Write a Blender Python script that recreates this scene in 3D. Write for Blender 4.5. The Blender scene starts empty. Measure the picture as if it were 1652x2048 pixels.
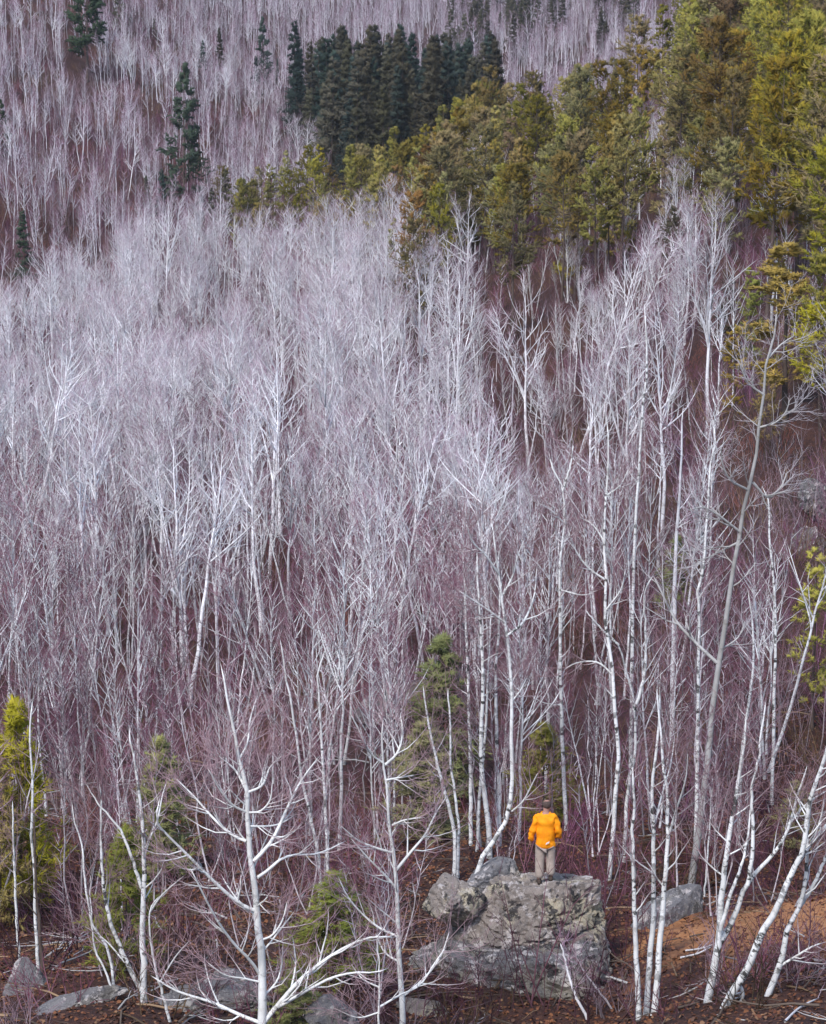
import bpy, bmesh, math, random
import numpy as np
from mathutils import Vector, Matrix, noise as mnoise
from mathutils.bvhtree import BVHTree

# ------------------------------------------------------------------ camera, sky, sun, exposure
sc = bpy.context.scene
C = sc.collection
PITCH = math.radians(-10.0)
VFOV = math.radians(22.0)
FPX = 1024 / math.tan(VFOV / 2)          # focal length in pixels of the 1652 x 2048 photograph
CAMZ = 40.0
HAZE = 0.00007
cd = bpy.data.cameras.new('camera'); cam = bpy.data.objects.new('camera', cd); C.objects.link(cam)
cam.location = (0, 0, CAMZ); cam.rotation_euler = (math.pi / 2 + PITCH, 0, 0)
cd.sensor_fit = 'VERTICAL'; cd.angle = VFOV; cd.clip_start = 0.5; cd.clip_end = 6000
sc.camera = cam
world = bpy.data.worlds.new('World'); sc.world = world; world.use_nodes = True
wn = world.node_tree.nodes; wl = world.node_tree.links
SUN_EL, SUN_AZ = math.radians(48), math.radians(205)     # azimuth clockwise from +Y: behind the camera, a little to its left
sky = wn.new('ShaderNodeTexSky'); sky.sky_type = 'NISHITA'; sky.sun_disc = False
sky.sun_elevation = SUN_EL; sky.sun_rotation = SUN_AZ
sky.air_density = 1.0; sky.dust_density = 1.1; sky.ozone_density = 1.0
wl.new(sky.outputs[0], wn['Background'].inputs[0]); wn['Background'].inputs[1].default_value = 0.10
sd = bpy.data.lights.new('sun', 'SUN'); sd.energy = 1.4; sd.angle = math.radians(14); sd.color = (1.0, 0.97, 0.95)
so = bpy.data.objects.new('sun', sd); C.objects.link(so)
sv = Vector((math.sin(SUN_AZ) * math.cos(SUN_EL), math.cos(SUN_AZ) * math.cos(SUN_EL), math.sin(SUN_EL)))
so.rotation_euler = sv.to_track_quat('Z', 'Y').to_euler()
sc.view_settings.view_transform = 'Standard'; sc.view_settings.look = 'None'
sc.view_settings.gamma = 1.0; sc.view_settings.use_curve_mapping = False
sc.view_settings.exposure = 1.35
sc.render.engine = 'CYCLES'
cy = sc.cycles
cy.max_bounces = 2; cy.diffuse_bounces = 2; cy.glossy_bounces = 1; cy.transmission_bounces = 0; cy.transparent_max_bounces = 4
cy.use_denoising = True; cy.use_adaptive_sampling = False
cy.caustics_reflective = False; cy.caustics_refractive = False
sc.render.filter_size = 1.0

# ------------------------------------------------------------------ pixel <-> place
_cp, _sp = math.cos(PITCH), math.sin(PITCH)
def at(px, py, d):
    """the point seen at pixel (px, py) of the photograph, d metres ahead of the camera"""
    u = (px - 826) / FPX; v = (1024 - py) / FPX
    s = d / (_cp - v * _sp)
    return np.array([u * s, d, CAMZ + s * (_sp + v * _cp)])
def project(p):
    x, y, z = p[0], p[1], p[2] - CAMZ
    f = y * _cp + z * _sp; v = -y * _sp + z * _cp
    return 826 + x / f * FPX, 1024 - v / f * FPX
def ppm(d): return FPX / (d * 1.03)       # photograph pixels per metre

# ------------------------------------------------------------------ the lie of the land
D_KN = np.array([1, 3, 8, 20, 35, 40, 45, 50, 55, 60, 65, 85, 110, 140, 180, 230, 290, 350, 420, 500, 600, 750, 950, 1400], float)
COLS = {  # ground row seen in each column, from 40 m on
 -200: [2160, 2030, 1940, 1870, 1790, 1720, 1480, 1280, 1100, 930, 760, 560, 340, 100, -130, -300, -380, -440, -500],
 150:  [2150, 2020, 1930, 1860, 1790, 1720, 1480, 1280, 1100, 930, 760, 590, 400, 180, -40, -200, -300, -360, -420],
 500:  [2180, 2070, 1980, 1890, 1790, 1710, 1470, 1275, 1095, 925, 755, 590, 455, 320, 210, 110, 20, -60, -200],
 826:  [2290, 2160, 2050, 1930, 1790, 1700, 1430, 1250, 1080, 890, 660, 500, 430, 345, 270, 170, 60, -40, -200],
 1150: [2290, 2160, 2060, 1940, 1790, 1690, 1440, 1250, 1050, 800, 540, 400, 335, 300, 250, 180, 80, -20, -200],
 1500: [2180, 2060, 1950, 1850, 1770, 1690, 1300, 920, 660, 450, 310, 180, 90, 30, -20, -70, -120, -180, -260],
 1850: [2160, 2030, 1900, 1770, 1640, 1520, 1120, 740, 480, 260, 90, -70, -160, -200, -220, -240, -260, -280, -320]}
_logd = np.log(D_KN); _near = [-1.7, -2.0, -6.5, -11.5, -14.5]
_az_c, _z_c = [], []
for _px in sorted(COLS):
    _az_c.append(math.atan((_px - 826) / FPX / _cp))
    zz = list(_near)
    for _d, _py in zip(D_KN[5:], COLS[_px]): zz.append(at(826, _py, _d)[2] - CAMZ)
    _z_c.append(zz)
_az_c = np.array(_az_c); _z_c = np.array(_z_c)
AZG = np.linspace(-0.24, 0.24, 97); LDG = np.linspace(0, math.log(1400), 400)
_tab = np.array([np.interp(LDG, _logd, r) for r in _z_c])
_tab = np.array([np.interp(AZG, _az_c, _tab[:, j]) for j in range(len(LDG))])      # (400, 97)
def _smooth(a, n, axis):
    k = np.hanning(n * 2 + 3)[1:-1]; k /= k.sum(); m = len(k) // 2
    ap = np.concatenate([np.repeat(np.take(a, [0], axis), m, axis), a, np.repeat(np.take(a, [-1], axis), m, axis)], axis)
    return np.apply_along_axis(lambda r: np.convolve(r, k, 'valid'), axis, ap)
_tab = _smooth(_smooth(_tab, 5, 0), 6, 1)
_rg = np.random.default_rng(3)
_W = []
for lam, amp in ((30, .8), (14, .35), (6, .16), (2.6, .07), (1.1, .03)):
    for _ in range(5):
        a = _rg.uniform(0, 6.28); _W.append((math.cos(a) * 6.28 / lam, math.sin(a) * 6.28 / lam, _rg.uniform(0, 6.28), amp * .55, lam))
def ground_z(x, y):
    x = np.asarray(x, float); y = np.asarray(y, float)
    d = np.clip(np.hypot(x, y), 1.0, 1399); az = np.clip(np.arctan2(x, y), -0.2399, 0.2399)
    fi = np.log(d) / LDG[-1] * 399; fj = (az + 0.24) / 0.48 * 96
    i = np.clip(fi.astype(int), 0, 398); j = np.clip(fj.astype(int), 0, 95); a = fi - i; b = fj - j
    z = (_tab[i, j] * (1 - a) * (1 - b) + _tab[i + 1, j] * a * (1 - b) + _tab[i, j + 1] * (1 - a) * b + _tab[i + 1, j + 1] * a * b)
    n = 0
    for kx, ky, ph, amp, lam in _W:
        n = n + np.sin(x * kx + y * ky + ph) * amp * np.clip((d - 36) / 60 + .25, 0, 1 if lam < 20 else 1.6)
    return CAMZ + z + n * np.clip((d - 2) / 20, 0, 1)
def on_ground(px, py):
    """the place on the ground seen at a pixel"""
    ds = np.geomspace(38, 1300, 3000)
    p0 = at(px, py, 1.0); dirv = p0 - np.array([0, 0, CAMZ])
    pts = np.array([0, 0, CAMZ]) + dirv * ds[:, None]
    below = pts[:, 2] <= ground_z(pts[:, 0], pts[:, 1])
    k = int(np.argmax(below)) if below.any() else len(ds) - 1
    return pts[k]
def fbm2(x, y, lam, seed):
    r = np.random.default_rng(seed); v = 0; tot = 0
    for o in range(4):
        for _ in range(3):
            a = r.uniform(0, 6.28); L = lam / 1.9 ** o * r.uniform(.8, 1.25)
            v = v + np.sin(x * math.cos(a) * 6.28 / L + y * math.sin(a) * 6.28 / L + r.uniform(0, 6.28)) * .6 ** o
        tot += 3 * .6 ** o * .5
    return v / tot

# ------------------------------------------------------------------ materials
def mat(name):
    m = bpy.data.materials.new(name); m.use_nodes = True
    nt = m.node_tree; b = nt.nodes['Principled BSDF']; b.inputs['Roughness'].default_value = .85
    b.inputs['Specular IOR Level'].default_value = .2
    return m, nt, b
class NT:
    def __init__(s, nt): s.nt = nt
    def n(s, t, **k):
        x = s.nt.nodes.new(t)
        for a, v in k.items(): setattr(x, a, v)
        return x
    def l(s, a, b): s.nt.links.new(a, b)
    def attr(s, name): return s.n('ShaderNodeAttribute', attribute_name=name)
    def pos(s): return s.n('ShaderNodeTexCoord').outputs['Object']
    def geo(s): return s.n('ShaderNodeNewGeometry').outputs['Position']
    def noise(s, vec, scale, detail=4, rough=.6):
        x = s.n('ShaderNodeTexNoise'); x.inputs['Scale'].default_value = scale; x.inputs['Detail'].default_value = detail
        x.inputs['Roughness'].default_value = rough
        if vec is not None: s.l(vec, x.inputs['Vector'])
        return x.outputs['Fac']
    def map(s, v, a, b, c=0, d=1):
        x = s.n('ShaderNodeMapRange', interpolation_type='SMOOTHSTEP')
        for k, q in zip(range(1, 5), (a, b, c, d)): x.inputs[k].default_value = q
        s.l(v, x.inputs[0]); return x.outputs[0]
    def mix(s, f, a, b, mode='MIX'):
        x = s.n('ShaderNodeMix', data_type='RGBA', blend_type=mode)
        if isinstance(f, (int, float)): x.inputs[0].default_value = f
        else: s.l(f, x.inputs[0])
        for k, q in ((6, a), (7, b)):
            if isinstance(q, tuple): x.inputs[k].default_value = (*q, 1)
            else: s.l(q, x.inputs[k])
        return x.outputs[2]
    def math(s, op, a, b=0.0):
        x = s.n('ShaderNodeMath', operation=op)
        for k, q in ((0, a), (1, b)):
            if isinstance(q, (int, float)): x.inputs[k].default_value = q
            else: s.l(q, x.inputs[k])
        return x.outputs[0]
    def ramp(s, v, stops):
        x = s.n('ShaderNodeValToRGB'); e = x.color_ramp.elements
        while len(e) < len(stops): e.new(.5)
        for k, (p, c) in enumerate(stops): e[k].position = p; e[k].color = (*c, 1)
        s.l(v, x.inputs[0]); return x.outputs[0]
    def bump(s, h, strength, dist, b):
        x = s.n('ShaderNodeBump'); x.inputs['Strength'].default_value = strength; x.inputs['Distance'].default_value = dist
        s.l(h, x.inputs['Height']); s.l(x.outputs[0], b.inputs['Normal'])
    def rand(s): return s.n('ShaderNodeObjectInfo').outputs['Random']

def bark(name, white, twig, r_lo, r_hi, marks, mark_col=(.02, .018, .017), vary=(.72, 1.08)):
    """bark by thickness: stems and limbs pale, twigs dark; horizontal black marks round the stem"""
    m, nt, b = mat(name); q = NT(nt)
    rad = q.attr('rad').outputs['Fac']; al = q.attr('along').outputs['Fac']
    f = q.map(rad, r_lo, r_hi)
    sep = q.n('ShaderNodeSeparateXYZ'); q.l(q.pos(), sep.inputs[0])
    cmb = q.n('ShaderNodeCombineXYZ')
    q.l(q.math('MULTIPLY', sep.outputs[0], 5.0), cmb.inputs[0]); q.l(q.math('MULTIPLY', sep.outputs[1], 5.0), cmb.inputs[1])
    q.l(q.math('MULTIPLY', al, 7.5), cmb.inputs[2])
    nz = q.noise(cmb.outputs[0], 1.0, 3, .65)
    dark = q.map(nz, .5 + .12 * (1 - marks), .60 + .12 * (1 - marks))
    dark = q.math('MULTIPLY', dark, q.map(q.noise(q.pos(), .9, 2), .36, .58, .12, 1))
    blot = q.noise(q.pos(), 1.3, 3)
    base = q.mix(q.map(blot, .35, .7), white, tuple(c * k for c, k in zip(white, (.68, .67, .65))))
    base = q.mix(q.map(q.noise(q.pos(), 3.2, 5, .7), .52, .72, 0, .75), base, tuple(c * k for c, k in zip(white, (.46, .42, .38))))
    base = q.mix(q.math('MULTIPLY', dark, q.math('MULTIPLY', q.map(rad, .012, .03), marks * .95)), base, mark_col)
    col = q.mix(f, twig, base)
    rnd = q.rand()
    v = q.map(rnd, 0, 1, vary[0], vary[1])
    cv = q.n('ShaderNodeCombineColor'); [q.l(v, cv.inputs[k]) for k in range(3)]
    col = q.mix(1.0, col, cv.outputs[0], 'MULTIPLY')
    q.l(col, b.inputs['Base Color'])
    return m
M = {}
M['birch'] = bark('birch_bark', (.82, .82, .83), (.225, .105, .14), .007, .015, .8)
M['birch_near'] = bark('birch_bark_near', (.80, .80, .79), (.26, .16, .175), .005, .014, 1.0, vary=(.9, 1.05))
M['aspen'] = bark('aspen_bark', (.84, .83, .86), (.40, .27, .34), .005, .012, .25, vary=(.75, 1.12))
M['hill'] = bark('hill_birch_bark', (.84, .82, .88), (.36, .23, .30), .008, .02, .15, vary=(.5, 1.12))
M['aspen_near'] = bark('aspen_bark_near', (.82, .82, .80), (.36, .24, .26), .005, .012, .55, vary=(.95, 1.05))
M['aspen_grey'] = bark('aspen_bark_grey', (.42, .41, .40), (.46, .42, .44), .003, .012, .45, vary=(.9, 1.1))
M['pole'] = bark('young_bark', (.62, .57, .60), (.215, .085, .125), .006, .018, .3, vary=(.4, 1.15))
M['brush'] = bark('brush_bark', (.25, .115, .145), (.145, .048, .075), .004, .014, 0, vary=(.2, 1.4))
M['brush_olive'] = bark('olive_brush_bark', (.21, .14, .085), (.11, .066, .036), .004, .014, 0, vary=(.3, 1.4))
M['brush_grey'] = bark('grey_brush_bark', (.38, .31, .33), (.27, .18, .21), .004, .014, 0, vary=(.4, 1.3))
M['brush_rust'] = bark('rust_brush_bark', (.25, .11, .09), (.19, .065, .05), .004, .014, 0, vary=(.3, 1.4))
M['brush_plum'] = bark('plum_brush_bark', (.24, .115, .185), (.15, .05, .10), .004, .014, 0, vary=(.3, 1.4))
M['conifer_bark'] = bark('conifer_bark', (.10, .075, .065), (.12, .09, .07), .01, .03, .3, vary=(.8, 1.2))

def needle(name, c1, c2, c3, val=(.6, 1.25)):
    m, nt, b = mat(name); q = NT(nt); b.inputs['Roughness'].default_value = .75
    n1 = q.noise(q.pos(), 1.6, 3); n2 = q.noise(q.pos(), 9, 2)
    col = q.mix(q.map(n1, .35, .68), c1, c2)
    col = q.mix(q.map(n2, .52, .75, 0, .6), col, c3)
    hv = q.n('ShaderNodeHueSaturation'); q.l(col, hv.inputs['Color'])
    rnd = q.rand(); q.l(q.map(rnd, 0, 1, .465, .51), hv.inputs['Hue']); q.l(q.map(q.math('FRACT', q.math('MULTIPLY', rnd, 7.77)), 0, 1, .7, 1.05), hv.inputs['Saturation'])
    r2 = q.math('FRACT', q.math('MULTIPLY', rnd, 17.31)); q.l(q.map(r2, 0, 1, *val), hv.inputs['Value'])
    q.l(hv.outputs[0], b.inputs['Base Color'])
    return m
M['pine'] = needle('pine_needles', (.15, .145, .022), (.29, .235, .03), (.25, .19, .05))
M['pine_rust'] = needle('rusty_pine_needles', (.19, .125, .025), (.16, .12, .03), (.24, .15, .04))
M['spruce'] = needle('spruce_needles', (.04, .085, .045), (.06, .11, .055), (.09, .13, .06))
M['fir_dark'] = needle('dark_conifer_needles', (.026, .05, .044), (.04, .066, .054), (.06, .08, .055))
M['fir_olive'] = needle('olive_conifer_needles', (.06, .06, .034), (.09, .085, .045), (.11, .095, .055))
M['green'] = needle('young_conifer_needles', (.17, .20, .045), (.25, .25, .055), (.22, .20, .07), (1.0, 1.25))
M['yellow'] = needle('yellow_green_needles', (.31, .28, .028), (.42, .35, .035), (.26, .22, .06), (.95, 1.2))

# ------------------------------------------------------------------ tubes: many polylines -> one mesh
class Tubes:
    def __init__(s): s.b = {}
    def add(s, P, R, sides, point=True):
        """P (m,n,3) polylines, R (m,n) radii"""
        if len(P): s.b.setdefault((P.shape[1], sides, point), []).append((P, R))
    def mesh(s, name, material):
        V, F3, F4, RA, AL = [], [], [], [], []; off = 0
        for (n, k, point), lst in s.b.items():
            P = np.concatenate([a for a, _ in lst]); R = np.concatenate([r for _, r in lst]); m = len(P)
            T = np.empty_like(P); T[:, 1:-1] = P[:, 2:] - P[:, :-2]; T[:, 0] = P[:, 1] - P[:, 0]; T[:, -1] = P[:, -1] - P[:, -2]
            T /= np.linalg.norm(T, axis=2, keepdims=True) + 1e-9
            ref = np.where(np.abs(T[:, :1, 2:3]) > .9, np.array([1., 0, 0]), np.array([0, 0, 1.]))
            A = np.cross(T, np.broadcast_to(ref, T.shape)); A /= np.linalg.norm(A, axis=2, keepdims=True) + 1e-9
            B = np.cross(T, A)
            seg = np.concatenate([np.zeros((m, 1)), np.cumsum(np.linalg.norm(np.diff(P, axis=1), axis=2), 1)], 1)
            nr = n - 1 if point else n
            th = np.arange(k) / k * 2 * math.pi
            ring = P[:, :nr, None] + R[:, :nr, None, None] * (np.cos(th)[None, None, :, None] * A[:, :nr, None] + np.sin(th)[None, None, :, None] * B[:, :nr, None])
            ring = ring.reshape(m, nr * k, 3)
            ra = np.repeat(R[:, :nr], k, 1); al = np.repeat(seg[:, :nr], k, 1)
            if point:
                ring = np.concatenate([ring, P[:, -1:]], 1); ra = np.concatenate([ra, R[:, -1:]], 1); al = np.concatenate([al, seg[:, -1:]], 1)
            nv = ring.shape[1]
            base = off + np.arange(m)[:, None] * nv
            j = np.arange(k); j2 = (j + 1) % k
            for i in range(nr - 1):
                q = np.stack([i * k + j, i * k + j2, (i + 1) * k + j2, (i + 1) * k + j], 1)
                F4.append((base[:, :, None] + q[None]).reshape(-1, 4))
            if point:
                q = np.stack([(nr - 1) * k + j, (nr - 1) * k + j2, np.full(k, nr * k)], 1)
                F3.append((base[:, :, None] + q[None]).reshape(-1, 3))
            V.append(ring.reshape(-1, 3)); RA.append(ra.ravel()); AL.append(al.ravel()); off += m * nv
        return raw_mesh(name, np.concatenate(V), F3, F4, material, {'rad': np.concatenate(RA), 'along': np.concatenate(AL)})
def raw_mesh(name, V, F3, F4, material, attrs=None):
    F3 = np.concatenate(F3) if F3 else np.zeros((0, 3), int); F4 = np.concatenate(F4) if F4 else np.zeros((0, 4), int)
    me = bpy.data.meshes.new(name)
    me.vertices.add(len(V)); me.vertices.foreach_set('co', np.ascontiguousarray(V, np.float32).ravel())
    nl = F3.size + F4.size; me.loops.add(nl); me.loops.foreach_set('vertex_index', np.concatenate([F3.ravel(), F4.ravel()]).astype(np.int32))
    npoly = len(F3) + len(F4); me.polygons.add(npoly)
    st = np.concatenate([np.arange(len(F3)) * 3, len(F3) * 3 + np.arange(len(F4)) * 4]).astype(np.int32)
    me.polygons.foreach_set('loop_start', st)
    me.polygons.foreach_set('use_smooth', np.ones(npoly, bool))
    for k, v in (attrs or {}).items():
        a = me.attributes.new(k, 'FLOAT', 'POINT'); a.data.foreach_set('value', v.astype(np.float32))
    me.materials.append(material); me.update(calc_edges=True)
    return me
def unit(v): return v / (np.linalg.norm(v, axis=-1, keepdims=True) + 1e-9)
def kids(rg, P, R, k, t0, t1, ang, ln, n, up, wob, rr, rend, rmin=.002, lenpow=0.0):
    """k children on each polyline: start anywhere between t0 and t1, leave at an angle, bend towards the light"""
    m, N = P.shape[:2]
    idx = np.repeat(np.arange(m), k)
    t = (np.tile((np.arange(k) + .5) / k, m) + rg.uniform(-.5, .5, m * k) / k) * (t1 - t0) + t0
    f = np.clip(t, 0, .999) * (N - 1); i = f.astype(int); a = (f - i)[:, None]
    p = P[idx, i] * (1 - a) + P[idx, i + 1] * a; tan = unit(P[idx, i + 1] - P[idx, i])
    r = R[idx, i] * (1 - a[:, 0]) + R[idx, i + 1] * a[:, 0]
    rv = rg.normal(size=(m * k, 3)); per = unit(rv - tan * (rv * tan).sum(1, keepdims=True))
    an = rg.uniform(ang[0], ang[1], m * k)[:, None]
    dv = unit(tan * np.cos(an) + per * np.sin(an))
    plen = np.linalg.norm(np.diff(P, axis=1), axis=2).sum(1)[idx]
    L = rg.uniform(ln[0], ln[1], m * k)
    if lenpow: L = L * (1 - t * .75) ** lenpow * plen
    Q = np.empty((m * k, n, 3)); Q[:, 0] = p
    for s in range(1, n):
        Q[:, s] = Q[:, s - 1] + dv * (L / (n - 1))[:, None]
        dv = unit(dv + np.array([0, 0, up]) + rg.normal(size=dv.shape) * wob)
    r0 = np.maximum(r * rr, rmin)
    RR = r0[:, None] * (1 - np.linspace(0, 1, n)[None] * (1 - rend))
    return Q, RR
def spline(pts, n):
    pts = np.asarray(pts, float)
    if len(pts) < 3: return np.array([pts[0] + (pts[-1] - pts[0]) * t for t in np.linspace(0, 1, n)])
    e = np.concatenate([[2 * pts[0] - pts[1]], pts, [2 * pts[-1] - pts[-2]]]); out = []
    seg = np.concatenate([[0], np.cumsum(np.linalg.norm(np.diff(pts, axis=0), axis=1))])
    for L in np.linspace(0, seg[-1] * .99999, n):
        i = int(np.searchsorted(seg, L, 'right') - 1); t = (L - seg[i]) / (seg[i + 1] - seg[i] + 1e-9)
        a, b, c, d = e[i:i + 4]
        out.append(.5 * (2 * b + (c - a) * t + (2 * a - 5 * b + 4 * c - d) * t * t + (3 * b - a - 3 * c + d) * t ** 3))
    return np.array(out)

# ------------------------------------------------------------------ objects
def tag(o, label=None, cat=None, group=None, kind=None):
    if label: o['label'] = label
    if cat: o['category'] = cat
    if group: o['group'] = group
    if kind: o['kind'] = kind
    return o
def obj(name, me, parent=None, loc=None):
    o = bpy.data.objects.new(name, me); C.objects.link(o)
    if parent: o.parent = parent
    if loc is not None: o.location = loc
    return o
def empty(name, loc, rot=(0, 0, 0), s=1.0):
    o = bpy.data.objects.new(name, None); C.objects.link(o); o.location = loc; o.rotation_euler = rot; o.scale = (s, s, s)
    o.empty_display_size = .3
    return o

# ------------------------------------------------------------------ ground
def build_ground():
    az = np.concatenate([np.radians(np.arange(-180, -14, 4)), np.radians(np.arange(-14, 14, .1)), np.radians(np.arange(14, 180, 4))])
    rr = np.concatenate([[.6], np.geomspace(1, 38, 30)[:-1], np.arange(38, 76, .22), np.geomspace(76, 300, 100), np.geomspace(306, 1390, 80)])
    A, Rr = np.meshgrid(az, rr)
    X = np.sin(A) * Rr; Y = np.cos(A) * Rr; Z = ground_z(X, Y)
    nr, na = X.shape
    V = np.stack([X, Y, Z], 2).reshape(-1, 3)
    i = np.arange(nr - 1)[:, None]; j = np.arange(na)[None]; j2 = (j + 1) % na
    F = np.stack([i * na + j + 0 * j, i * na + j2, (i + 1) * na + j2, (i + 1) * na + j], 2).reshape(-1, 4)[:, ::-1]
    V = np.concatenate([V, [[0, 0, float(ground_z(0, 1.0))]]])
    c = len(V) - 1
    F3 = np.stack([np.full(na, c), (np.arange(na) + 1) % na, np.arange(na)], 1)
    bank = on_ground(1480, 1850)
    nd = np.exp(-(((X - bank[0] - 1.0) / 3.4) ** 2 + ((Y - bank[1] - .4) / 4.6) ** 2)); nd = nd + fbm2(X, Y, 3, 4) * .25 * (nd > .05)
    m, nt, b = mat('leaf_litter'); q = NT(nt)
    p = q.geo()
    n1 = q.noise(p, .35, 5); n2 = q.noise(p, 7, 4, .7); n3 = q.noise(p, 22, 3, .7)
    col = q.mix(q.map(n1, .35, .65), (.034, .018, .017), (.066, .030, .024))
    col = q.mix(q.map(n2, .45, .7), col, (.105, .047, .030))
    col = q.mix(q.map(n3, .5, .68, 0, .85), col, (.02, .012, .011))
    nc = q.mix(q.map(n2, .38, .68), (.36, .155, .065), (.48, .24, .11)); nc = q.mix(q.map(n3, .48, .7, 0, .7), nc, (.17, .08, .04))
    col = q.mix(q.map(q.attr('needles').outputs['Fac'], .35, .65), col, nc)
    q.l(col, b.inputs['Base Color']); q.bump(n3, .8, .05, b)
    me = raw_mesh('ground', V, [F3], [F], m, {'needles': np.concatenate([nd.ravel(), [0]])})
    return tag(obj('ground', me), kind='structure')
build_ground()

# ------------------------------------------------------------------ rocks
def rock_material(name, lichen, dark, tint):
    m, nt, b = mat(name); q = NT(nt); b.inputs['Roughness'].default_value = .9
    p = q.pos()
    n0 = q.noise(p, 1.1, 5, .6); n1 = q.noise(p, 4.5, 5, .7); n2 = q.noise(p, 24, 4, .75); n3 = q.noise(p, 60, 2)
    col = q.mix(q.map(n1, .32, .68), tuple(c * .62 for c in tint), tint)
    n6 = q.noise(p, 3.1, 5, .65); col = q.mix(q.map(n6, .54, .60, 0, .65), col, (.58, .53, .51))
    col = q.mix(q.map(n0, .5, .6, 0, lichen), col, (.50, .44, .29))
    n4 = q.noise(p, 2.3, 6, .7)
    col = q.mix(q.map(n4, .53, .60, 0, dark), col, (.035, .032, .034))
    col = q.mix(q.map(n2, .58, .68, 0, .8), col, (.46, .44, .42))
    col = q.mix(q.map(n3, .56, .7, 0, .7), col, (.06, .05, .05))
    q.l(col, b.inputs['Base Color']); q.bump(n2, .9, .04, b)
    return m
M['rock'] = rock_material('lichened_granite', .55, .95, (.30, .255, .225))
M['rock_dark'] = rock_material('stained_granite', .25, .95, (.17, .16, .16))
M['rock_grey'] = rock_material('grey_granite', .2, .7, (.22, .21, .215))
def rock_mesh(name, size, seed, sub, material, planes=(), rough=.07, npl=16):
    rr = np.random.default_rng(seed)
    bm = bmesh.new(); bmesh.ops.create_icosphere(bm, subdivisions=sub, radius=1)
    D = np.array([v.co[:] for v in bm.verts]); D = unit(D)
    pl = [(unit(rr.normal(size=3) * np.array([1, 1, .8])), rr.uniform(.66, .92)) for _ in range(npl)] + [(unit(np.array(a, float)), dd) for a, dd in planes]
    inv = np.full(len(D), .8 ** 24)
    for a, dd in pl: inv += np.maximum((D @ a) / dd, 0) ** 24
    r = inv ** (-1 / 24)
    strata = Vector((rr.normal() * .25, rr.normal() * .25, 1)).normalized(); off = Vector((seed * 3.1, seed * 1.7, 0))
    for v, d, k in zip(bm.verts, D, r):
        p = Vector(d * k); q = Vector((p.x * size[0], p.y * size[1], p.z * size[2]))
        w = q + mnoise.noise_vector(q * 1.6 + off) * .22
        nz = mnoise.fractal(q * 1.5 + off, .75, 2.1, 6) * rough
        F = mnoise.voronoi(w * 1.15 + off)[0]
        crack = -max(0.0, 1 - (F[1] - F[0]) / .04) * .06
        F = mnoise.voronoi(w * 2.7 + off)[0]; block = (math.sin(F[0] * 9 + seed) * .3 + (1 if F[1] - F[0] > .08 else -.6)) * rough * .35
        h = w.dot(strata) * 3.2 + seed; fr = h - math.floor(h); ledge = -(max(0, 1 - fr / .16)) * rough * .9
        v.co = q * (1 + nz + block + ledge) + q.normalized() * crack
    me = bpy.data.meshes.new(name); bm.to_mesh(me); bm.free(); me.materials.append(material)
    me.polygons.foreach_set('use_smooth', np.ones(len(me.polygons), bool)); me.set_sharp_from_angle(angle=math.radians(32))
    return me
def rock(px, py, d, size, seed, label, material='rock_grey', sub=4, rz=0, rx=0, ry=0, planes=(), name='boulder', group=None, rough=.07):
    p = at(px, py, d) if d else on_ground(px, py)
    o = obj(name, rock_mesh(name, size, seed, sub, M[material], planes, rough)); o.location = p; o.rotation_euler = (rx, ry, rz)
    return tag(o, label, 'boulder', group)
RD = 52.5
main_rock = rock(1066, 1850, RD + .3, (2.05, 1.6, 1.62), 11, 'big lichened granite boulder the person in orange stands on', 'rock', 6, rz=.2,
                 planes=[((.05, .05, 1), .60), ((-.5, -.7, .5), .66), ((.55, -.75, .25), .68), ((.15, -1, .35), .72), ((1, -.1, .1), .70), ((-.9, -.4, .5), .74), ((0, -.8, -.6), .6), ((-.3, -.8, -.2), .72)], rough=.08)
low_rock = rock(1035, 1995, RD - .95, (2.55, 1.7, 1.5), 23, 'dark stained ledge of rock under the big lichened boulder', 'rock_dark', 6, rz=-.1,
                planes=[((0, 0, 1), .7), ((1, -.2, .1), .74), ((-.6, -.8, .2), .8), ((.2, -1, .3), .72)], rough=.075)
rock(905, 1800, RD - .2, (.68, .8, .55), 31, 'pale rock with a dark gap under it leaning on the big boulder', 'rock', 5, rz=.4, planes=[((0, -.3, 1), .7)], rough=.09)
rock(985, 1765, RD + 1.0, (.8, .65, .42), 37, 'pinkish peaked rock behind the big boulder by the curved birch', 'rock_grey', 5, rz=.9, rough=.1)
rock(1330, 1868, 56.5, (.75, 1.2, 1.0), 41, 'grey slanting slab beside the orange needle bank', 'rock_grey', 5, rz=-.5, ry=.35, planes=[((.8, -.3, .6), .55), ((-.2, -1, .4), .7)])
rock(1400, 2020, 50.0, (.75, .6, .5), 43, 'square grey block half buried at the foot of the leaning birches', 'rock_grey', 5, rz=.3, planes=[((0, 0, 1), .62), ((0, -1, .1), .62), ((-1, 0, 0), .7)])
rock(1448, 1750, 64.5, (.45, .4, .4), 47, 'small grey rock behind the orange needle bank', 'rock_grey', 4)
rock(452, 2006, 47.5, (.85, .7, .52), 53, 'rounded grey boulder left of the bright white tree', 'rock_grey', 5, rz=.5, planes=[((.2, -.4, 1), .7)])
rock(360, 2020, 46.8, (.5, .5, .4), 59, 'low grey rock behind the white birch trunks', 'rock_grey', 4)
rock(58, 1984, 48.5, (.5, .45, .55), 61, 'upright pale grey rock at the left edge', 'rock_grey', 5, planes=[((.5, -.6, .6), .6)])
rock(150, 2018, 46.6, (1.25, .4, .24), 67, 'long grey slab lying on red leaves in the corner', 'rock_grey', 5, rz=.35, ry=-.32)
rock(660, 2030, 46.0, (.55, .45, .36), 71, 'grey rock on the ground right of the bright white tree', 'rock_grey', 4)
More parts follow.
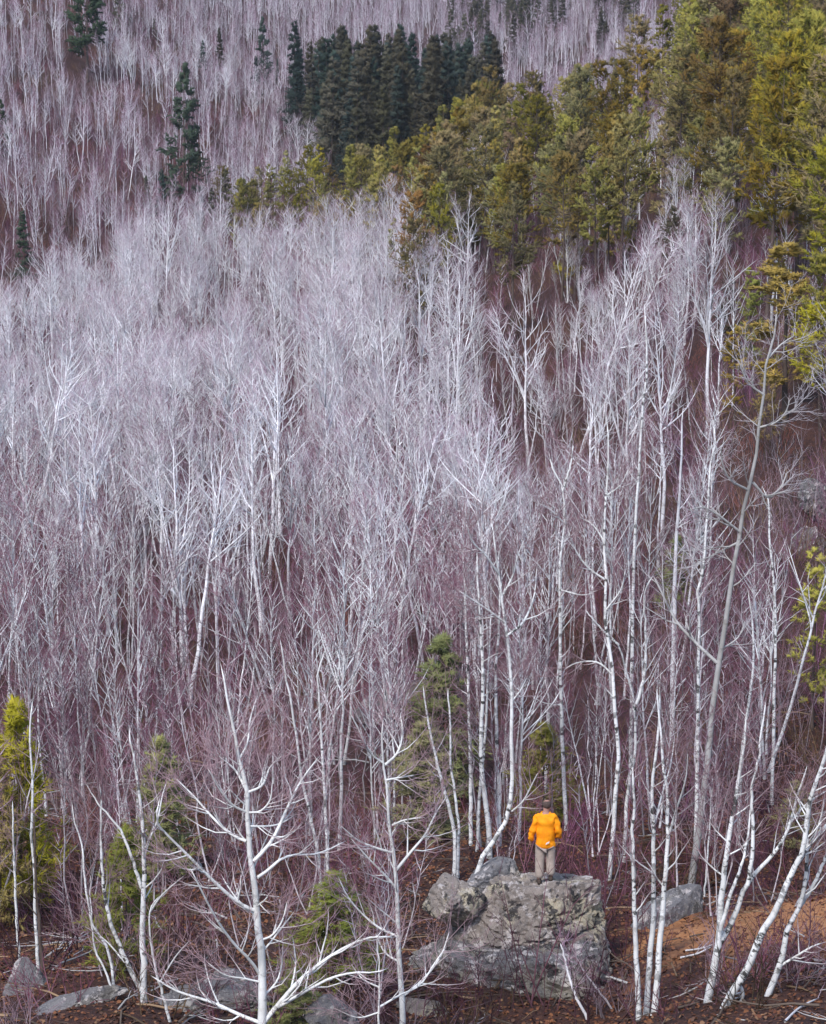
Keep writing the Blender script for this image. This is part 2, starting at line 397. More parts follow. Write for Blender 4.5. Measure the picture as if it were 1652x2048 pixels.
rock(845, 2032, 48.6, (.7, .5, .42), 73, 'speckled grey rock below the dark ledge', 'rock', 4)
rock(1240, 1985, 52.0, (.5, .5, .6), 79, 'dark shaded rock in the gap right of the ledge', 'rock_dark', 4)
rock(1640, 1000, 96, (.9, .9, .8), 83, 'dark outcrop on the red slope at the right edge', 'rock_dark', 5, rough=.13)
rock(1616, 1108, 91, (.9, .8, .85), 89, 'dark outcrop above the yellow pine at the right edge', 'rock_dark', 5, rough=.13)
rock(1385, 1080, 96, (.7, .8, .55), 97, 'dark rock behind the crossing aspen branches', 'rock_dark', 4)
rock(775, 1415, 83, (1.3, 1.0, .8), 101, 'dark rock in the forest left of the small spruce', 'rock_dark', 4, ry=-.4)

# ------------------------------------------------------------------ broadleaf trees, bare
def make_bare(rg, H, r0, first, nprim, ang, plen, up, k2, k3, l2, l3, stems=1, wob=.02, fork=0, k4=0, rmin3=.004):
    """local tubes: (stem tubes, crown tubes)"""
    ts, tc = Tubes(), Tubes()
    for s in range(stems):
        h = H * (1 if s == 0 else rg.uniform(.7, .95)); r = r0 * (1 if s == 0 else rg.uniform(.6, .9))
        lean = rg.normal(size=2) * (.035 if stems == 1 else .11)
        n = 14; t = np.linspace(0, 1, n); P = np.zeros((n, 3)); P[:, 2] = t * h - .25
        w = np.cumsum(rg.normal(size=(n, 2)) * wob * h / n * 3.0, 0); w -= t[:, None] * w[-1] * .5
        P[:, :2] = w + lean * (t * h)[:, None] * (1.3 - .3 * t[:, None]) + (rg.normal(size=2) * .18 * (s > 0))
        R = r * ((1 - t) ** .85 * .93 + .05); R[0] *= 1.25
        S, SR = [P[None]], [R[None]]
        if fork:
            for _ in range(fork):
                Q, RR = kids(rg, P[None], R[None], 1, first * .95, first * 1.25, (.25, .5), (.55, .8), n, .10, .05, .75, .12, lenpow=.6)
                S.append(Q); SR.append(RR)
        S = np.concatenate(S); SR = np.concatenate(SR)
        ts.add(S, SR, 7)
        p1, q1 = kids(rg, S, SR, nprim, first, .985, ang, plen, 6, up, .10, .72, .38, .02, lenpow=.75)
        q1 = np.minimum(q1, .05)
        tc.add(p1, q1, 4)
        p2, q2 = kids(rg, p1, q1, k2, .12, .97, (.4, .95), l2, 4, up * 1.2, .14, .62, .5, .010, lenpow=.5)
        tc.add(p2, q2, 3)
        p3, q3 = kids(rg, p2, q2, k3, .08, .98, (.35, .9), l3, 2 if not k4 else 3, up, .15, .6, .4, rmin3)
        tc.add(p3, q3, 3)
        if k4:
            p4, q4 = kids(rg, p3, q3, k4, .2, .98, (.35, .8), (l3[0] * .5, l3[1] * .6), 2, up, .1, .7, .4, .003)
            tc.add(p4, q4, 3)
    return ts, tc
KIND = {}          # kind -> list of (stem mesh, crown mesh, whole mesh, height)
def add_variant(kind, ts, tc, msto, mcro, H):
    s = ts.mesh(kind + '_trunk', msto); c = tc.mesh(kind + '_crown', mcro)
    w = join_meshes(kind + '_whole', [s, c])
    KIND.setdefault(kind, []).append((s, c, w, H))
def join_meshes(name, ms):
    bm = bmesh.new(); mats = []
    for m in ms:
        n0 = len(bm.faces); bm.from_mesh(m)
        if m.materials[0] not in mats: mats.append(m.materials[0])
        bm.faces.ensure_lookup_table(); k = mats.index(m.materials[0])
        if k:
            for f in bm.faces[n0:]: f.material_index = k
    me = bpy.data.meshes.new(name); bm.to_mesh(me); bm.free()
    for m in mats: me.materials.append(m)
    return me
R_ = math.radians
for s in range(7):
    rg = np.random.default_rng(100 + s)
    st = (1, 1, 2, 1, 3, 1, 2)[s]
    add_variant('birch', *make_bare(rg, 11.5, .074, (.42, .5, .45, .38, .5, .55, .4)[s], int(24 / st + 5), (R_(22), R_(45)), (.26, .42), .08, 5, 2, (.35, .6), (.3, .7), st, .016, 0, 0), M['birch'], M['birch'], 11.5)
for s in range(7):
    rg = np.random.default_rng(200 + s)
    add_variant('aspen', *make_bare(rg, 13, .13, (.5, .45, .55, .4, .52, .6, .42)[s], 15, (R_(28), R_(58)), (.30, .48), .14, 5, 2, (.35, .62), (.3, .75), 1, .02, (1, 2, 0, 1, 2, 0, 3)[s], 0), M['aspen'], M['aspen'], 13)
for s in range(5):
    rg = np.random.default_rng(300 + s)
    add_variant('pole', *make_bare(rg, 9, .045, .35, 18, (R_(25), R_(50)), (.16, .30), .06, 5, 3, (.4, .7), (.25, .5), (1, 2, 1, 3, 1)[s], .03, 0, 0), M['pole'], M['pole'], 9)
for s in range(6):
    rg = np.random.default_rng(350 + s)
    add_variant('hill', *make_bare(rg, 13, .085, (.4, .45, .36, .5, .32, .42)[s], 18, (R_(22), R_(48)), (.18, .34), .08, 6, 2, (.35, .6), (.3, .8), (1, 1, 2, 1, 1, 1)[s], .012, (0, 1, 0, 0, 1, 0)[s], 0), M['hill'], M['hill'], 13)
# brush: many thin stems from one place
def make_brush(rg, H, n, spread):
    t = Tubes()
    k = n; N = 5
    a = rg.uniform(0, 6.28, k); rad = rg.uniform(0, spread, k)
    P = np.zeros((k, N, 3)); P[:, 0, 0] = np.cos(a) * rad; P[:, 0, 1] = np.sin(a) * rad; P[:, 0, 2] = -.15
    dv = unit(np.stack([np.cos(a) * .35, np.sin(a) * .35, np.ones(k)], 1) + rg.normal(size=(k, 3)) * .22)
    L = rg.uniform(.45, 1, k) * H / (N - 1)
    for i in range(1, N):
        P[:, i] = P[:, i - 1] + dv * L[:, None]; dv = unit(dv + rg.normal(size=dv.shape) * .12 + np.array([0, 0, .08]))
    R = rg.uniform(.008, .022, k)[:, None] * np.linspace(1, .35, N)[None]
    t.add(P, R, 3)
    p2, r2 = kids(rg, P, R, 6, .25, .97, (.4, .9), (.3, .9), 3, .1, .15, .65, .4, .006); t.add(p2, r2, 3)
    p3, r3 = kids(rg, p2, r2, 2, .15, .97, (.4, .9), (.15, .4), 2, .1, .1, .7, .4, .004); t.add(p3, r3, 3)
    return t
for s in range(5):
    rg = np.random.default_rng(400 + s)
    t = make_brush(rg, (2.2, 3.2, 4.2, 2.8, 3.6)[s], 16, .9); m = t.mesh('brush_whole', M[('brush', 'brush_olive', 'brush_grey', 'brush_rust', 'brush_plum')[s]])
    KIND.setdefault('brush', []).append((None, m, m, 3))

# ------------------------------------------------------------------ conifers
def make_spruce(rg, H, wid, nb, ks, low=.06, droop=-.10, spr=(.18, .42), sr=.035, ang=(70, 95), bare=0):
    ts, tc = Tubes(), Tubes(); n = 10; t = np.linspace(0, 1, n)
    P = np.zeros((n, 3)); P[:, 2] = t * H - .2; P[:, :2] = rg.normal(size=(n, 2)) * .012 * H / 10
    R = H * .0105 * ((1 - t) * .95 + .04); ts.add(P[None], R[None], 6)
    ft = np.sort(rg.uniform(low, .985, nb)) ; z = ft * H
    prof = np.clip((1 - ft) * 1.05 + .03, 0, 1) ** .85 * np.where(ft < low + .12, .75, 1) * rg.uniform(.6, 1.15, nb)
    a = rg.uniform(0, 6.28, nb); L = wid * prof
    an = np.radians(ang[0] + (ang[1] - ang[0]) * (1 - ft) + rg.normal(size=nb) * 8)
    dv = np.stack([np.cos(a) * np.sin(an), np.sin(a) * np.sin(an), np.cos(an)], 1)
    Q = np.empty((nb, 5, 3)); Q[:, 0] = np.stack([np.interp(z, P[:, 2], P[:, 0]), np.interp(z, P[:, 2], P[:, 1]), z], 1)
    for i in range(1, 5):
        Q[:, i] = Q[:, i - 1] + dv * (L / 4)[:, None]; dv = unit(dv + np.array([0, 0, droop if i < 3 else .12]) + rg.normal(size=dv.shape) * .05)
    QR = np.maximum(.008, L * .012)[:, None] * np.linspace(1, .3, 5)[None]
    ts.add(Q, QR, 3)
    k2, r2 = kids(rg, Q, QR, 7, .15 + bare, .98, (.6, 1.0), (.25, .42), 3, -.03, .08, .8, .5, .01, lenpow=.4)
    allb = np.concatenate([k2]); 
    s1, q1 = kids(rg, allb, np.full(allb.shape[:2], sr), ks, .05, 1.0, (.3, .9), spr, 2, -.02, .05, 1, 1, sr); tc.add(s1, q1, 3)
    s2, q2 = kids(rg, Q, np.full(Q.shape[:2], sr), 6, .2 + bare, 1.0, (.3, 1.0), spr, 2, .02, .05, 1, 1, sr); tc.add(s2, q2, 3)
    return ts, tc
def make_pine(rg, H, wid, nb, ks, low, sr=.03):
    ts, tc = Tubes(), Tubes(); n = 10; t = np.linspace(0, 1, n)
    P = np.zeros((n, 3)); P[:, 2] = t * H - .2; P[:, :2] = np.cumsum(rg.normal(size=(n, 2)) * .02 * H / 10, 0)
    R = H * .0105 * ((1 - t) * .9 + .06); ts.add(P[None], R[None], 6)
    ft = np.sort(rg.uniform(low, .985, nb)); z = ft * H
    u = (ft - low) / (1 - low)
    prof = np.sqrt(np.clip(1 - u ** 1.6, 0.03, 1)) * np.clip(.45 + u * 2.2, 0, 1) * rg.uniform(.45, 1.2, nb)
    a = rg.uniform(0, 6.28, nb); L = wid * prof
    an = np.radians(88 - 45 * u + rg.normal(size=nb) * 10)
    dv = np.stack([np.cos(a) * np.sin(an), np.sin(a) * np.sin(an), np.cos(an)], 1)
    Q = np.empty((nb, 5, 3)); Q[:, 0] = np.stack([np.interp(z, P[:, 2], P[:, 0]), np.interp(z, P[:, 2], P[:, 1]), z], 1)
    for i in range(1, 5):
        Q[:, i] = Q[:, i - 1] + dv * (L / 4)[:, None]; dv = unit(dv + np.array([0, 0, .10]) + rg.normal(size=dv.shape) * .12)
    QR = np.maximum(.012, L * .015)[:, None] * np.linspace(1, .3, 5)[None]; ts.add(Q, QR, 3)
    k2, r2 = kids(rg, Q, QR, 7, .3, 1.0, (.5, 1.0), (.28, .5), 3, .18, .15, .7, .5, .01, lenpow=.4); ts.add(k2, r2, 3)
    s1, q1 = kids(rg, k2, np.full(k2.shape[:2], sr), ks, .25, 1.05, (.3, 1.1), (.14, .32), 2, .1, .05, 1, 1, sr); tc.add(s1, q1, 3)
    s2, q2 = kids(rg, Q, np.full(Q.shape[:2], sr), 6, .6, 1.02, (.3, 1.1), (.16, .34), 2, .1, .05, 1, 1, sr); tc.add(s2, q2, 3)
    return ts, tc
CON = {}
def con_variant(kind, ts, tc, H):
    CON.setdefault(kind, []).append((ts.mesh(kind + '_trunk', M['conifer_bark']), tc, H, {}))
for s in range(6):
    con_variant('pine', *make_pine(np.random.default_rng(500 + s), 12, (2.2, 1.8, 2.4, 1.6, 2.0, 2.3)[s], 62, 15, (.3, .22, .42, .15, .35, .5)[s]), 12)
for s in range(4):
    con_variant('spruce', *make_spruce(np.random.default_rng(600 + s), 12, (2.3, 1.9, 1.6, 2.6)[s], 110, 9), 12)
for s in range(2):
    con_variant('tallpine', *make_spruce(np.random.default_rng(650 + s), 18, 4.2, 95, 13, low=(.10, .24)[s], droop=.03, spr=(.3, .6), sr=.06, ang=(50, 85), bare=.15), 18)
for s in range(2):
    con_variant('young', *make_spruce(np.random.default_rng(680 + s), 5, (1.35, 1.6)[s], 120, 10, low=.03, droop=-.02, spr=(.10, .28), sr=.0165, ang=(50, 80)), 5)
def crown_mesh(kind, v, m):
    d = CON[kind][v]
    if m not in d[3]: d[3][m] = d[1].mesh('%s_%s_crown' % (m, kind), M[m])
    return d[3][m]

# ------------------------------------------------------------------ traced trees of the foreground and behind the boulder
def zA(x, y): return (826 + x / 2, 1500 + y / 2)
def zB(x, y): return (x / 2, 1350 + y / 2)
def zC(x, y): return (826 + x / 2, 900 + y / 2)
def zD(x, y): return (826 + x / 2, 400 + y / 2)
def traced(name, seed, d, stems, limbs, label, cat, msto, mcro, k1=7, k2=5, k3=3, l1=(.5, 1.2), l2=(.3, .7), l3=(.15, .4), up=.16, group=None, root=True, twig_t0=.35, depth=.16):
    """stems / limbs: (list of pixels, width in px at the start, width at the end); each limb gets its own run towards or away from the camera"""
    rg = np.random.default_rng(seed)
    k = ppm(d); base = None; ts, tc = Tubes(), Tubes(); S, SR, Lb, LR = [], [], [], []
    if d is None: raise ValueError
    tree_y = [d]
    for i, (pts, w0, w1) in enumerate(stems):
        dd = d + (0 if i == 0 else rg.uniform(-.25, .25))
        P = [at(x, y, dd) for x, y in pts]
        sl = rg.uniform(-.05, .05) * (1 if i else .4)
        L = 0
        for j in range(1, len(P)):
            L += np.linalg.norm(P[j] - P[j - 1]); q = at(pts[j][0], pts[j][1], dd + L * sl); P[j] = q
        if root or i == 0:
            g = float(ground_z(P[0][0], P[0][1]))
            if P[0][2] > g - .1: P.insert(0, np.array([P[0][0] - (P[1][0] - P[0][0]) * .15, P[0][1], g - .25]))
        if base is None: base = np.array([P[0][0], P[0][1], float(ground_z(P[0][0], P[0][1]))])
        P = spline(P, 22); P[1:, :2] += rg.normal(size=(21, 2)) * .008
        S.append(P); SR.append(np.linspace(w0, w1, 22) / 2 / k)
    for pts, w0, w1 in limbs:
        # start on the nearest stem point, then drift in depth
        p0 = at(*pts[0], d); best = min(((np.hypot(project(q)[0] - pts[0][0], project(q)[1] - pts[0][1]), q[1]) for s in S for q in s), key=lambda z: z[0])
        d0 = best[1]; sl = rg.choice([-1, 1]) * rg.uniform(.15, 1) * depth * 4; P = []; L = 0
        for j, (x, y) in enumerate(pts):
            if j: L += math.hypot(x - pts[j - 1][0], y - pts[j - 1][1]) / k
            P.append(at(x, y, d0 + L * sl))
        P = spline(P, 12); Lb.append(P); LR.append(np.linspace(w0, w1, 12) / 2 / k)
    S = np.array(S) - base; SR = np.array(SR)
    ts.add(S, SR, 8)
    src, srcR = S, SR
    if Lb:
        Lb = np.array(Lb) - base; LR = np.array(LR); tc.add(Lb, LR, 6)
        a1, b1 = kids(rg, Lb, LR, k1, .12, .98, (.5, 1.05), l1, 5, up, .12, .6, .3, .006, lenpow=0); tc.add(a1, b1, 4)
    s1, t1 = kids(rg, S, SR, k1 + 3, twig_t0, .99, (.6, 1.1), l1, 5, up, .12, .4, .3, .006); t1 = np.minimum(t1, .02); tc.add(s1, t1, 4)
    if Lb is not None and len(Lb): s1 = np.concatenate([s1, a1]); t1 = np.concatenate([t1, b1])
    a2, b2 = kids(rg, s1, t1, k2, .15, .98, (.45, 1.0), l2, 4, up, .14, .65, .4, .0045); tc.add(a2, b2, 3)
    a3, b3 = kids(rg, a2, b2, k3, .15, .98, (.4, .9), l3, 2, up, .14, .7, .4, .0035); tc.add(a3, b3, 3)
    r = tag(empty(name, base), label, cat, group)
    obj('trunk', ts.mesh('trunk', M[msto]), r); obj('crown', tc.mesh('crown', M[mcro]), r)
    return r
L_ = lambda f, *p: [f(*q) for q in p]
traced('aspen_tree', 1, 44.6,
  [(L_(zB, (1050, 1440), (1050, 1396), (1048, 1250), (1045, 1100), (1030, 1000), (1020, 850), (1000, 720), (992, 600), (990, 470), (965, 370), (938, 250), (920, 150), (905, 60), (880, -60)), 20, 3)],
  [(L_(zB, (1025, 945), (960, 915), (870, 840), (800, 770), (740, 710), (660, 630), (625, 580), (640, 490)), 9, 3),
   (L_(zB, (985, 665), (930, 640), (860, 580), (780, 490), (700, 410)), 7, 2.5),
   (L_(zB, (1015, 745), (1075, 680), (1110, 620), (1150, 530), (1200, 430), (1280, 320)), 9, 2.5),
   (L_(zB, (1030, 810), (1080, 775), (1110, 745), (1170, 720), (1250, 718), (1310, 700), (1390, 660)), 7, 2),
   (L_(zB, (1040, 1200), (1000, 1140), (940, 1080), (880, 1000), (840, 930), (790, 830), (760, 770)), 7, 2.5),
   (L_(zB, (1055, 1390), (1120, 1310), (1200, 1220), (1300, 1140), (1380, 1090), (1480, 1050), (1600, 1050)), 11, 3),
   (L_(zB, (1110, 1330), (1250, 1250), (1330, 1210), (1420, 1190), (1500, 1190), (1560, 1170)), 8, 2.5),
   (L_(zB, (1050, 1395), (960, 1360), (850, 1310), (710, 1265), (600, 1200)), 9, 3),
   (L_(zB, (990, 550), (930, 520), (880, 460), (830, 370)), 6, 2),
   (L_(zB, (1000, 605), (1060, 605), (1120, 595), (1180, 560)), 5, 2), (L_(zB, (990, 550), (1040, 545), (1080, 500), (1090, 420)), 5, 2),
   (L_(zB, (990, 470), (1050, 440), (1080, 370), (1130, 320)), 6, 2), (L_(zB, (985, 460), (940, 380), (870, 320)), 6, 2),
   (L_(zB, (955, 340), (990, 270), (1000, 180), (1030, 80)), 5, 2), (L_(zB, (1045, 1060), (1090, 1040), (1130, 980), (1150, 900)), 5, 2),
   (L_(zB, (1047, 1230), (980, 1215), (900, 1200), (830, 1150)), 5, 2), (L_(zB, (1048, 1290), (1110, 1220), (1130, 1120), (1130, 1020)), 5, 2)],
  'bright white bare tree with wide crooked limbs, tallest thing at the lower left', 'tree', 'aspen_near', 'aspen_near', 9, 5, 3, up=.24, twig_t0=.25)
traced('aspen_tree', 2, 46.3,
  [(L_(zB, (1615, 1440), (1610, 1396), (1605, 1250), (1595, 1100), (1590, 900), (1580, 780), (1565, 650), (1555, 560), (1545, 440), (1530, 340), (1528, 250), (1530, 170)), 14, 2.5)],
  [(L_(zB, (1565, 710), (1500, 690), (1430, 660), (1360, 600)), 6, 2), (L_(zB, (1590, 860), (1540, 800), (1480, 740), (1400, 650)), 6, 2),
   (L_(zB, (1585, 780), (1650, 700), (1700, 640), (1740, 560), (1790, 480)), 7, 2), (L_(zB, (1545, 420), (1600, 410), (1660, 400)), 5, 2),
   (L_(zB, (1540, 360), (1590, 310), (1610, 230), (1600, 150)), 6, 2), (L_(zB, (1530, 350), (1480, 310), (1440, 230), (1400, 150)), 5, 2),
   (L_(zB, (1570, 600), (1620, 580), (1690, 570)), 5, 2), (L_(zB, (1600, 1050), (1500, 1000), (1400, 900), (1350, 800)), 6, 2),
   (L_(zB, (1605, 1290), (1690, 1220), (1760, 1130), (1800, 1020)), 6, 2), (L_(zB, (1600, 1150), (1540, 1110), (1500, 1030)), 5, 2)],
  'slim white bare tree standing between the bright white tree and the boulder', 'tree', 'aspen_near', 'aspen_near', 8, 4, 3, up=.22, twig_t0=.3)
traced('aspen_sapling', 22, 45.0, [(L_(zB, (1515, 1440), (1515, 1396), (1518, 1250), (1515, 1150), (1505, 1050)), 6, 2)],
  [(L_(zB, (1515, 1330), (1600, 1280), (1680, 1240), (1740, 1150), (1790, 1080)), 5, 2), (L_(zB, (1518, 1250), (1450, 1215), (1400, 1150)), 4, 1.5), (L_(zB, (1515, 1350), (1430, 1370), (1330, 1330)), 4, 1.5)],
  'thin white sapling with spreading shoots just left of the slim white tree', 'sapling', 'aspen_near', 'aspen_near', 6, 4, 3, l1=(.3, .8), up=.2)
traced('birch_tree', 3, 46.5,
  [(L_(zB, (585, 1440), (580, 1396), (575, 1250), (570, 1050), (575, 850), (575, 700), (570, 600), (560, 500), (545, 400), (535, 330), (525, 280), (515, 200)), 16, 3),
   (L_(zB, (565, 1260), (520, 1180), (470, 1060), (430, 940), (410, 800), (405, 650), (405, 530), (398, 430)), 11, 2.5),
   (L_(zB, (574, 860), (560, 830), (530, 740), (490, 640), (450, 580), (390, 510), (340, 430)), 8, 2)],
  [(L_(zB, (578, 720), (600, 650), (630, 580), (650, 480), (670, 420)), 6, 2), (L_(zB, (600, 950), (640, 890), (680, 850), (740, 800)), 5, 2), (L_(zB, (500, 1150), (420, 1060), (330, 1000)), 4, 1.5)],
  'white birch with two stems joining low on its left side', 'tree', 'birch_near', 'birch_near', 7, 5, 3, root=False, twig_t0=.4)
traced('birch_tree', 4, 47.0,
  [(L_(zB, (465, 1440), (462, 1396), (455, 1250), (430, 1100), (372, 1000), (345, 850), (330, 700), (300, 590), (285, 500)), 7, 2.5),
   (L_(zB, (462, 1300), (420, 1180), (380, 1100), (365, 960), (360, 800)), 5, 2)], [],
  'thin crooked birch left of the two-stemmed white birch', 'tree', 'birch_near', 'birch_near', 8, 5, 3, root=False)
traced('birch_tree', 5, 45.5, [(L_(zB, (690, 1440), (670, 1350), (630, 1200), (605, 1080), (600, 950), (640, 880)), 7, 2.5)], [(L_(zB, (640, 1230), (700, 1130), (760, 1060)), 4, 2)],
  'small bent birch tucked against the two-stemmed white birch', 'tree', 'birch_near', 'birch_near', 7, 4, 3)
traced('birch_tree', 6, 49.5, [(L_(zB, (152, 1230), (148, 1100), (140, 1000), (140, 850), (125, 650), (132, 520), (128, 400), (120, 250), (128, 100)), 8, 3)], [],
  'straight pale birch in front of the yellow conifer at the left edge', 'tree', 'birch_near', 'birch_near', 8, 4, 3, twig_t0=.5)
traced('birch_tree', 7, 51, [(L_(zB, (80, 1180), (68, 1000), (62, 850), (55, 700), (50, 500)), 7, 3)], [], 'thin leaning birch at the far left beside the pale upright rock', 'tree', 'birch_near', 'birch_near', 7, 4, 3, twig_t0=.5)
traced('birch_tree', 8, 47.2,
  [(L_(zA, (908, 1140), (905, 1096), (900, 980), (890, 800), (885, 650), (882, 500), (878, 330), (884, 200), (880, 60)), 13, 4)], [],
  'leftmost white stem of the birch group right of the boulder', 'tree', 'birch_near', 'birch_near', 8, 5, 3, twig_t0=.45)
traced('birch_tree', 9, 47.6,
  [(L_(zA, (928, 1140), (930, 1096), (940, 950), (950, 800), (960, 650), (960, 500), (960, 300), (958, 150), (975, 0), (985, -150), (990, -320)), 14, 3)], [(L_(zA, (960, 330), (990, 200), (1030, 60), (1050, -80)), 5, 2)],
  'middle white stem of the birch group right of the boulder', 'tree', 'birch_near', 'birch_near', 8, 5, 3, twig_t0=.4)
traced('birch_tree', 10, 47.4,
  [(L_(zA, (955, 1140), (960, 1096), (975, 950), (985, 800), (1000, 650), (1010, 500), (1020, 330), (1015, 150), (1000, 40), (985, -120), (975, -260)), 15, 3)], [(L_(zA, (1018, 360), (1050, 250), (1090, 120), (1100, 0)), 6, 2)],
  'spotted right-hand stem of the birch group right of the boulder', 'tree', 'birch_near', 'birch_near', 8, 5, 3, twig_t0=.4)
traced('birch_tree', 11, 46.2,
  [(L_(zA, (1160, 1140), (1165, 1096), (1190, 950), (1215, 830), (1228, 720), (1230, 620), (1245, 500), (1265, 350), (1290, 200), (1310, 60), (1325, -30), (1335, -150)), 19, 3.5),
   (L_(zA, (1228, 770), (1280, 680), (1320, 570), (1370, 490), (1440, 420), (1490, 340), (1515, 260), (1540, 170), (1580, 60)), 13, 3),
   (L_(zA, (1338, 540), (1355, 440), (1360, 300), (1355, 160), (1380, 50), (1390, -40), (1410, -200)), 9, 3),
   (L_(zA, (1230, 720), (1270, 580), (1310, 470), (1340, 340), (1350, 220)), 9, 3)], [(L_(zA, (1500, 300), (1560, 230), (1610, 190), (1660, 160)), 6, 2.5)],
  'spotted white birch forking into four stems in front of the needle bank', 'tree', 'birch_near', 'birch_near', 8, 5, 3, root=False, twig_t0=.5)
traced('birch_tree', 12, 45.6,
  [(L_(zA, (1195, 1150), (1220, 1096), (1260, 1000), (1330, 890), (1390, 740), (1450, 640), (1510, 500), (1560, 400), (1590, 200), (1640, 60), (1670, -60), (1700, -200)), 19, 5)],
  [(L_(zA, (1520, 480), (1560, 420), (1610, 350), (1670, 280), (1740, 180)), 10, 4), (L_(zA, (1300, 930), (1320, 980), (1290, 1050), (1250, 1110)), 8, 6)],
  'thick white birch trunk leaning right from the bottom corner', 'tree', 'birch_near', 'birch_near', 8, 5, 3, root=False, twig_t0=.55)
traced('birch_tree', 13, 45.9,
  [(L_(zA, (1360, 1150), (1380, 1096), (1420, 980), (1470, 850), (1500, 720), (1540, 640), (1560, 560), (1575, 450), (1580, 300), (1600, 140)), 16, 4),
   (L_(zA, (1540, 640), (1600, 540), (1652, 430), (1720, 300)), 10, 4)], [(L_(zA, (1475, 860), (1540, 820), (1590, 790), (1640, 770)), 6, 3)],
  'white birch leaning right with a broken side branch, nearest the right edge', 'tree', 'birch_near', 'birch_near', 7, 5, 3, root=False, twig_t0=.55)
traced('birch_tree', 14, RD + .9,
  [(L_(zA, (250, 505), (300, 400), (340, 340), (380, 250), (395, 150), (396, 20)) + L_(zC, (392, 1200), (395, 1000), (390, 850), (370, 700), (350, 560), (340, 480), (325, 380), (310, 260)), 12, 3)],
  [(L_(zA, (396, 245), (440, 205), (470, 150), (500, 90)), 4, 2), (L_(zC, (378, 740), (440, 690), (480, 600), (490, 540), (495, 460)), 6, 2), (L_(zC, (368, 690), (300, 640), (240, 600), (180, 560)), 5, 2),
   (L_(zC, (355, 590), (400, 500), (420, 420), (450, 350)), 5, 2), (L_(zC, (345, 500), (290, 420), (240, 370), (210, 290)), 5, 2), (L_(zC, (392, 1010), (430, 960), (460, 900)), 4, 2)],
  'spotted birch curving up from the left side of the big boulder', 'tree', 'birch_near', 'birch_near', 8, 6, 4, root=False, twig_t0=.55)
traced('aspen_tree', 15, 61.5,
  [(L_(zA, (1105, 610), (1120, 480), (1145, 330), (1160, 180), (1180, 20)) + L_(zC, (1190, 1100), (1210, 950), (1230, 800), (1250, 680), (1275, 520), (1300, 380), (1320, 250), (1350, 130), (1378, 10)) + L_(zD, (1385, 900), (1400, 800), (1415, 650), (1450, 520), (1460, 430)), 16, 3.5)],
  [(L_(zC, (1215, 850), (1130, 770), (1050, 680), (990, 560), (960, 500)), 8, 3), (L_(zC, (1310, 330), (1220, 260), (1160, 230), (1100, 240)), 6, 2), (L_(zC, (1300, 370), (1200, 420), (1120, 460)), 5, 2),
   (L_(zC, (1340, 160), (1270, 120), (1240, 60), (1230, -20)), 6, 2), (L_(zD, (1385, 910), (1450, 890), (1490, 850), (1510, 790)), 5, 2), (L_(zC, (1360, 130), (1420, 190), (1470, 150), (1500, 80)), 6, 2),
   (L_(zD, (1405, 780), (1340, 730), (1300, 640)), 5, 2), (L_(zC, (1228, 800), (1300, 750), (1330, 680)), 4, 2), (L_(zD, (1415, 640), (1470, 580), (1530, 540)), 4, 2)],
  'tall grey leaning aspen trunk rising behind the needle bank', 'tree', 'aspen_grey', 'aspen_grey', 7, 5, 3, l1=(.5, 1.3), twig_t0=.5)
traced('birch_tree', 16, 66,
  [(L_(zA, (612, 300), (605, 150), (600, 0)) + L_(zC, (595, 1100), (590, 900), (588, 700), (590, 450), (605, 300), (600, 160), (560, 80), (540, 0)), 9, 3), (L_(zC, (600, 160), (630, 60), (640, -20)), 5, 2.5)],
  [(L_(zC, (592, 560), (680, 580), (740, 560)), 3, 1.5), (L_(zC, (590, 1020), (520, 1010), (470, 980)), 3, 1.5), (L_(zC, (602, 290), (550, 240), (500, 210)), 4, 1.5)],
  'straight white birch rising just right of the person in orange', 'tree', 'birch_near', 'birch_near', 7, 4, 3, root=False, twig_t0=.4)
traced('birch_tree', 17, 62,
  [(L_(zA, (780, 560), (790, 450), (800, 350), (812, 150), (822, 10)) + L_(zC, (815, 1150), (805, 1000), (795, 850), (770, 700), (770, 500), (765, 300), (775, 150), (782, 0), (775, -150)), 10, 3)],
  [(L_(zC, (770, 520), (700, 470), (650, 400), (620, 320)), 5, 2), (L_(zC, (772, 640), (830, 560), (850, 480)), 4, 2), (L_(zC, (768, 370), (720, 300), (670, 270)), 4, 2), (L_(zC, (778, 180), (830, 140), (860, 80)), 4, 2),
   (L_(zC, (800, 900), (740, 850), (660, 850), (600, 880)), 4, 2)],
  'tall birch with drooping lower boughs between the person and the birch group', 'tree', 'birch_near', 'birch_near', 8, 5, 3, twig_t0=.4)
traced('birch_tree', 18, 63.5,
  [(L_(zA, (840, 560), (845, 400), (855, 200), (885, 30)) + L_(zC, (890, 1180), (882, 1000), (850, 880), (822, 780), (790, 740)), 9, 3), (L_(zC, (822, 780), (740, 700), (690, 640)), 5, 2), (L_(zC, (884, 1040), (915, 950), (930, 850), (930, 700), (925, 580), (960, 500)), 7, 2.5)], [],
  'birch with a forked bent top behind the right-hand birch group', 'tree', 'birch_near', 'birch_near', 8, 5, 3, root=False, twig_t0=.4)
def stem_only(seed, d, f, pts, w, label, m='birch_near', top=None):
    traced('birch_tree', seed, d, [(L_(f, *pts), w, 3)], [], label, 'tree', m, m, 9, 5, 3, twig_t0=.5)
stem_only(30, 60, zA, [(165, 460), (165, 330), (140, 220), (110, 100), (85, 0), (60, -120), (40, -260)], 10, 'leaning birch on the red leaves left of the big boulder')
stem_only(31, 60.3, zA, [(180, 450), (182, 300), (165, 150), (150, 40), (150, -80), (140, -250)], 7, 'thin birch sharing a foot with the leaning birch left of the boulder')
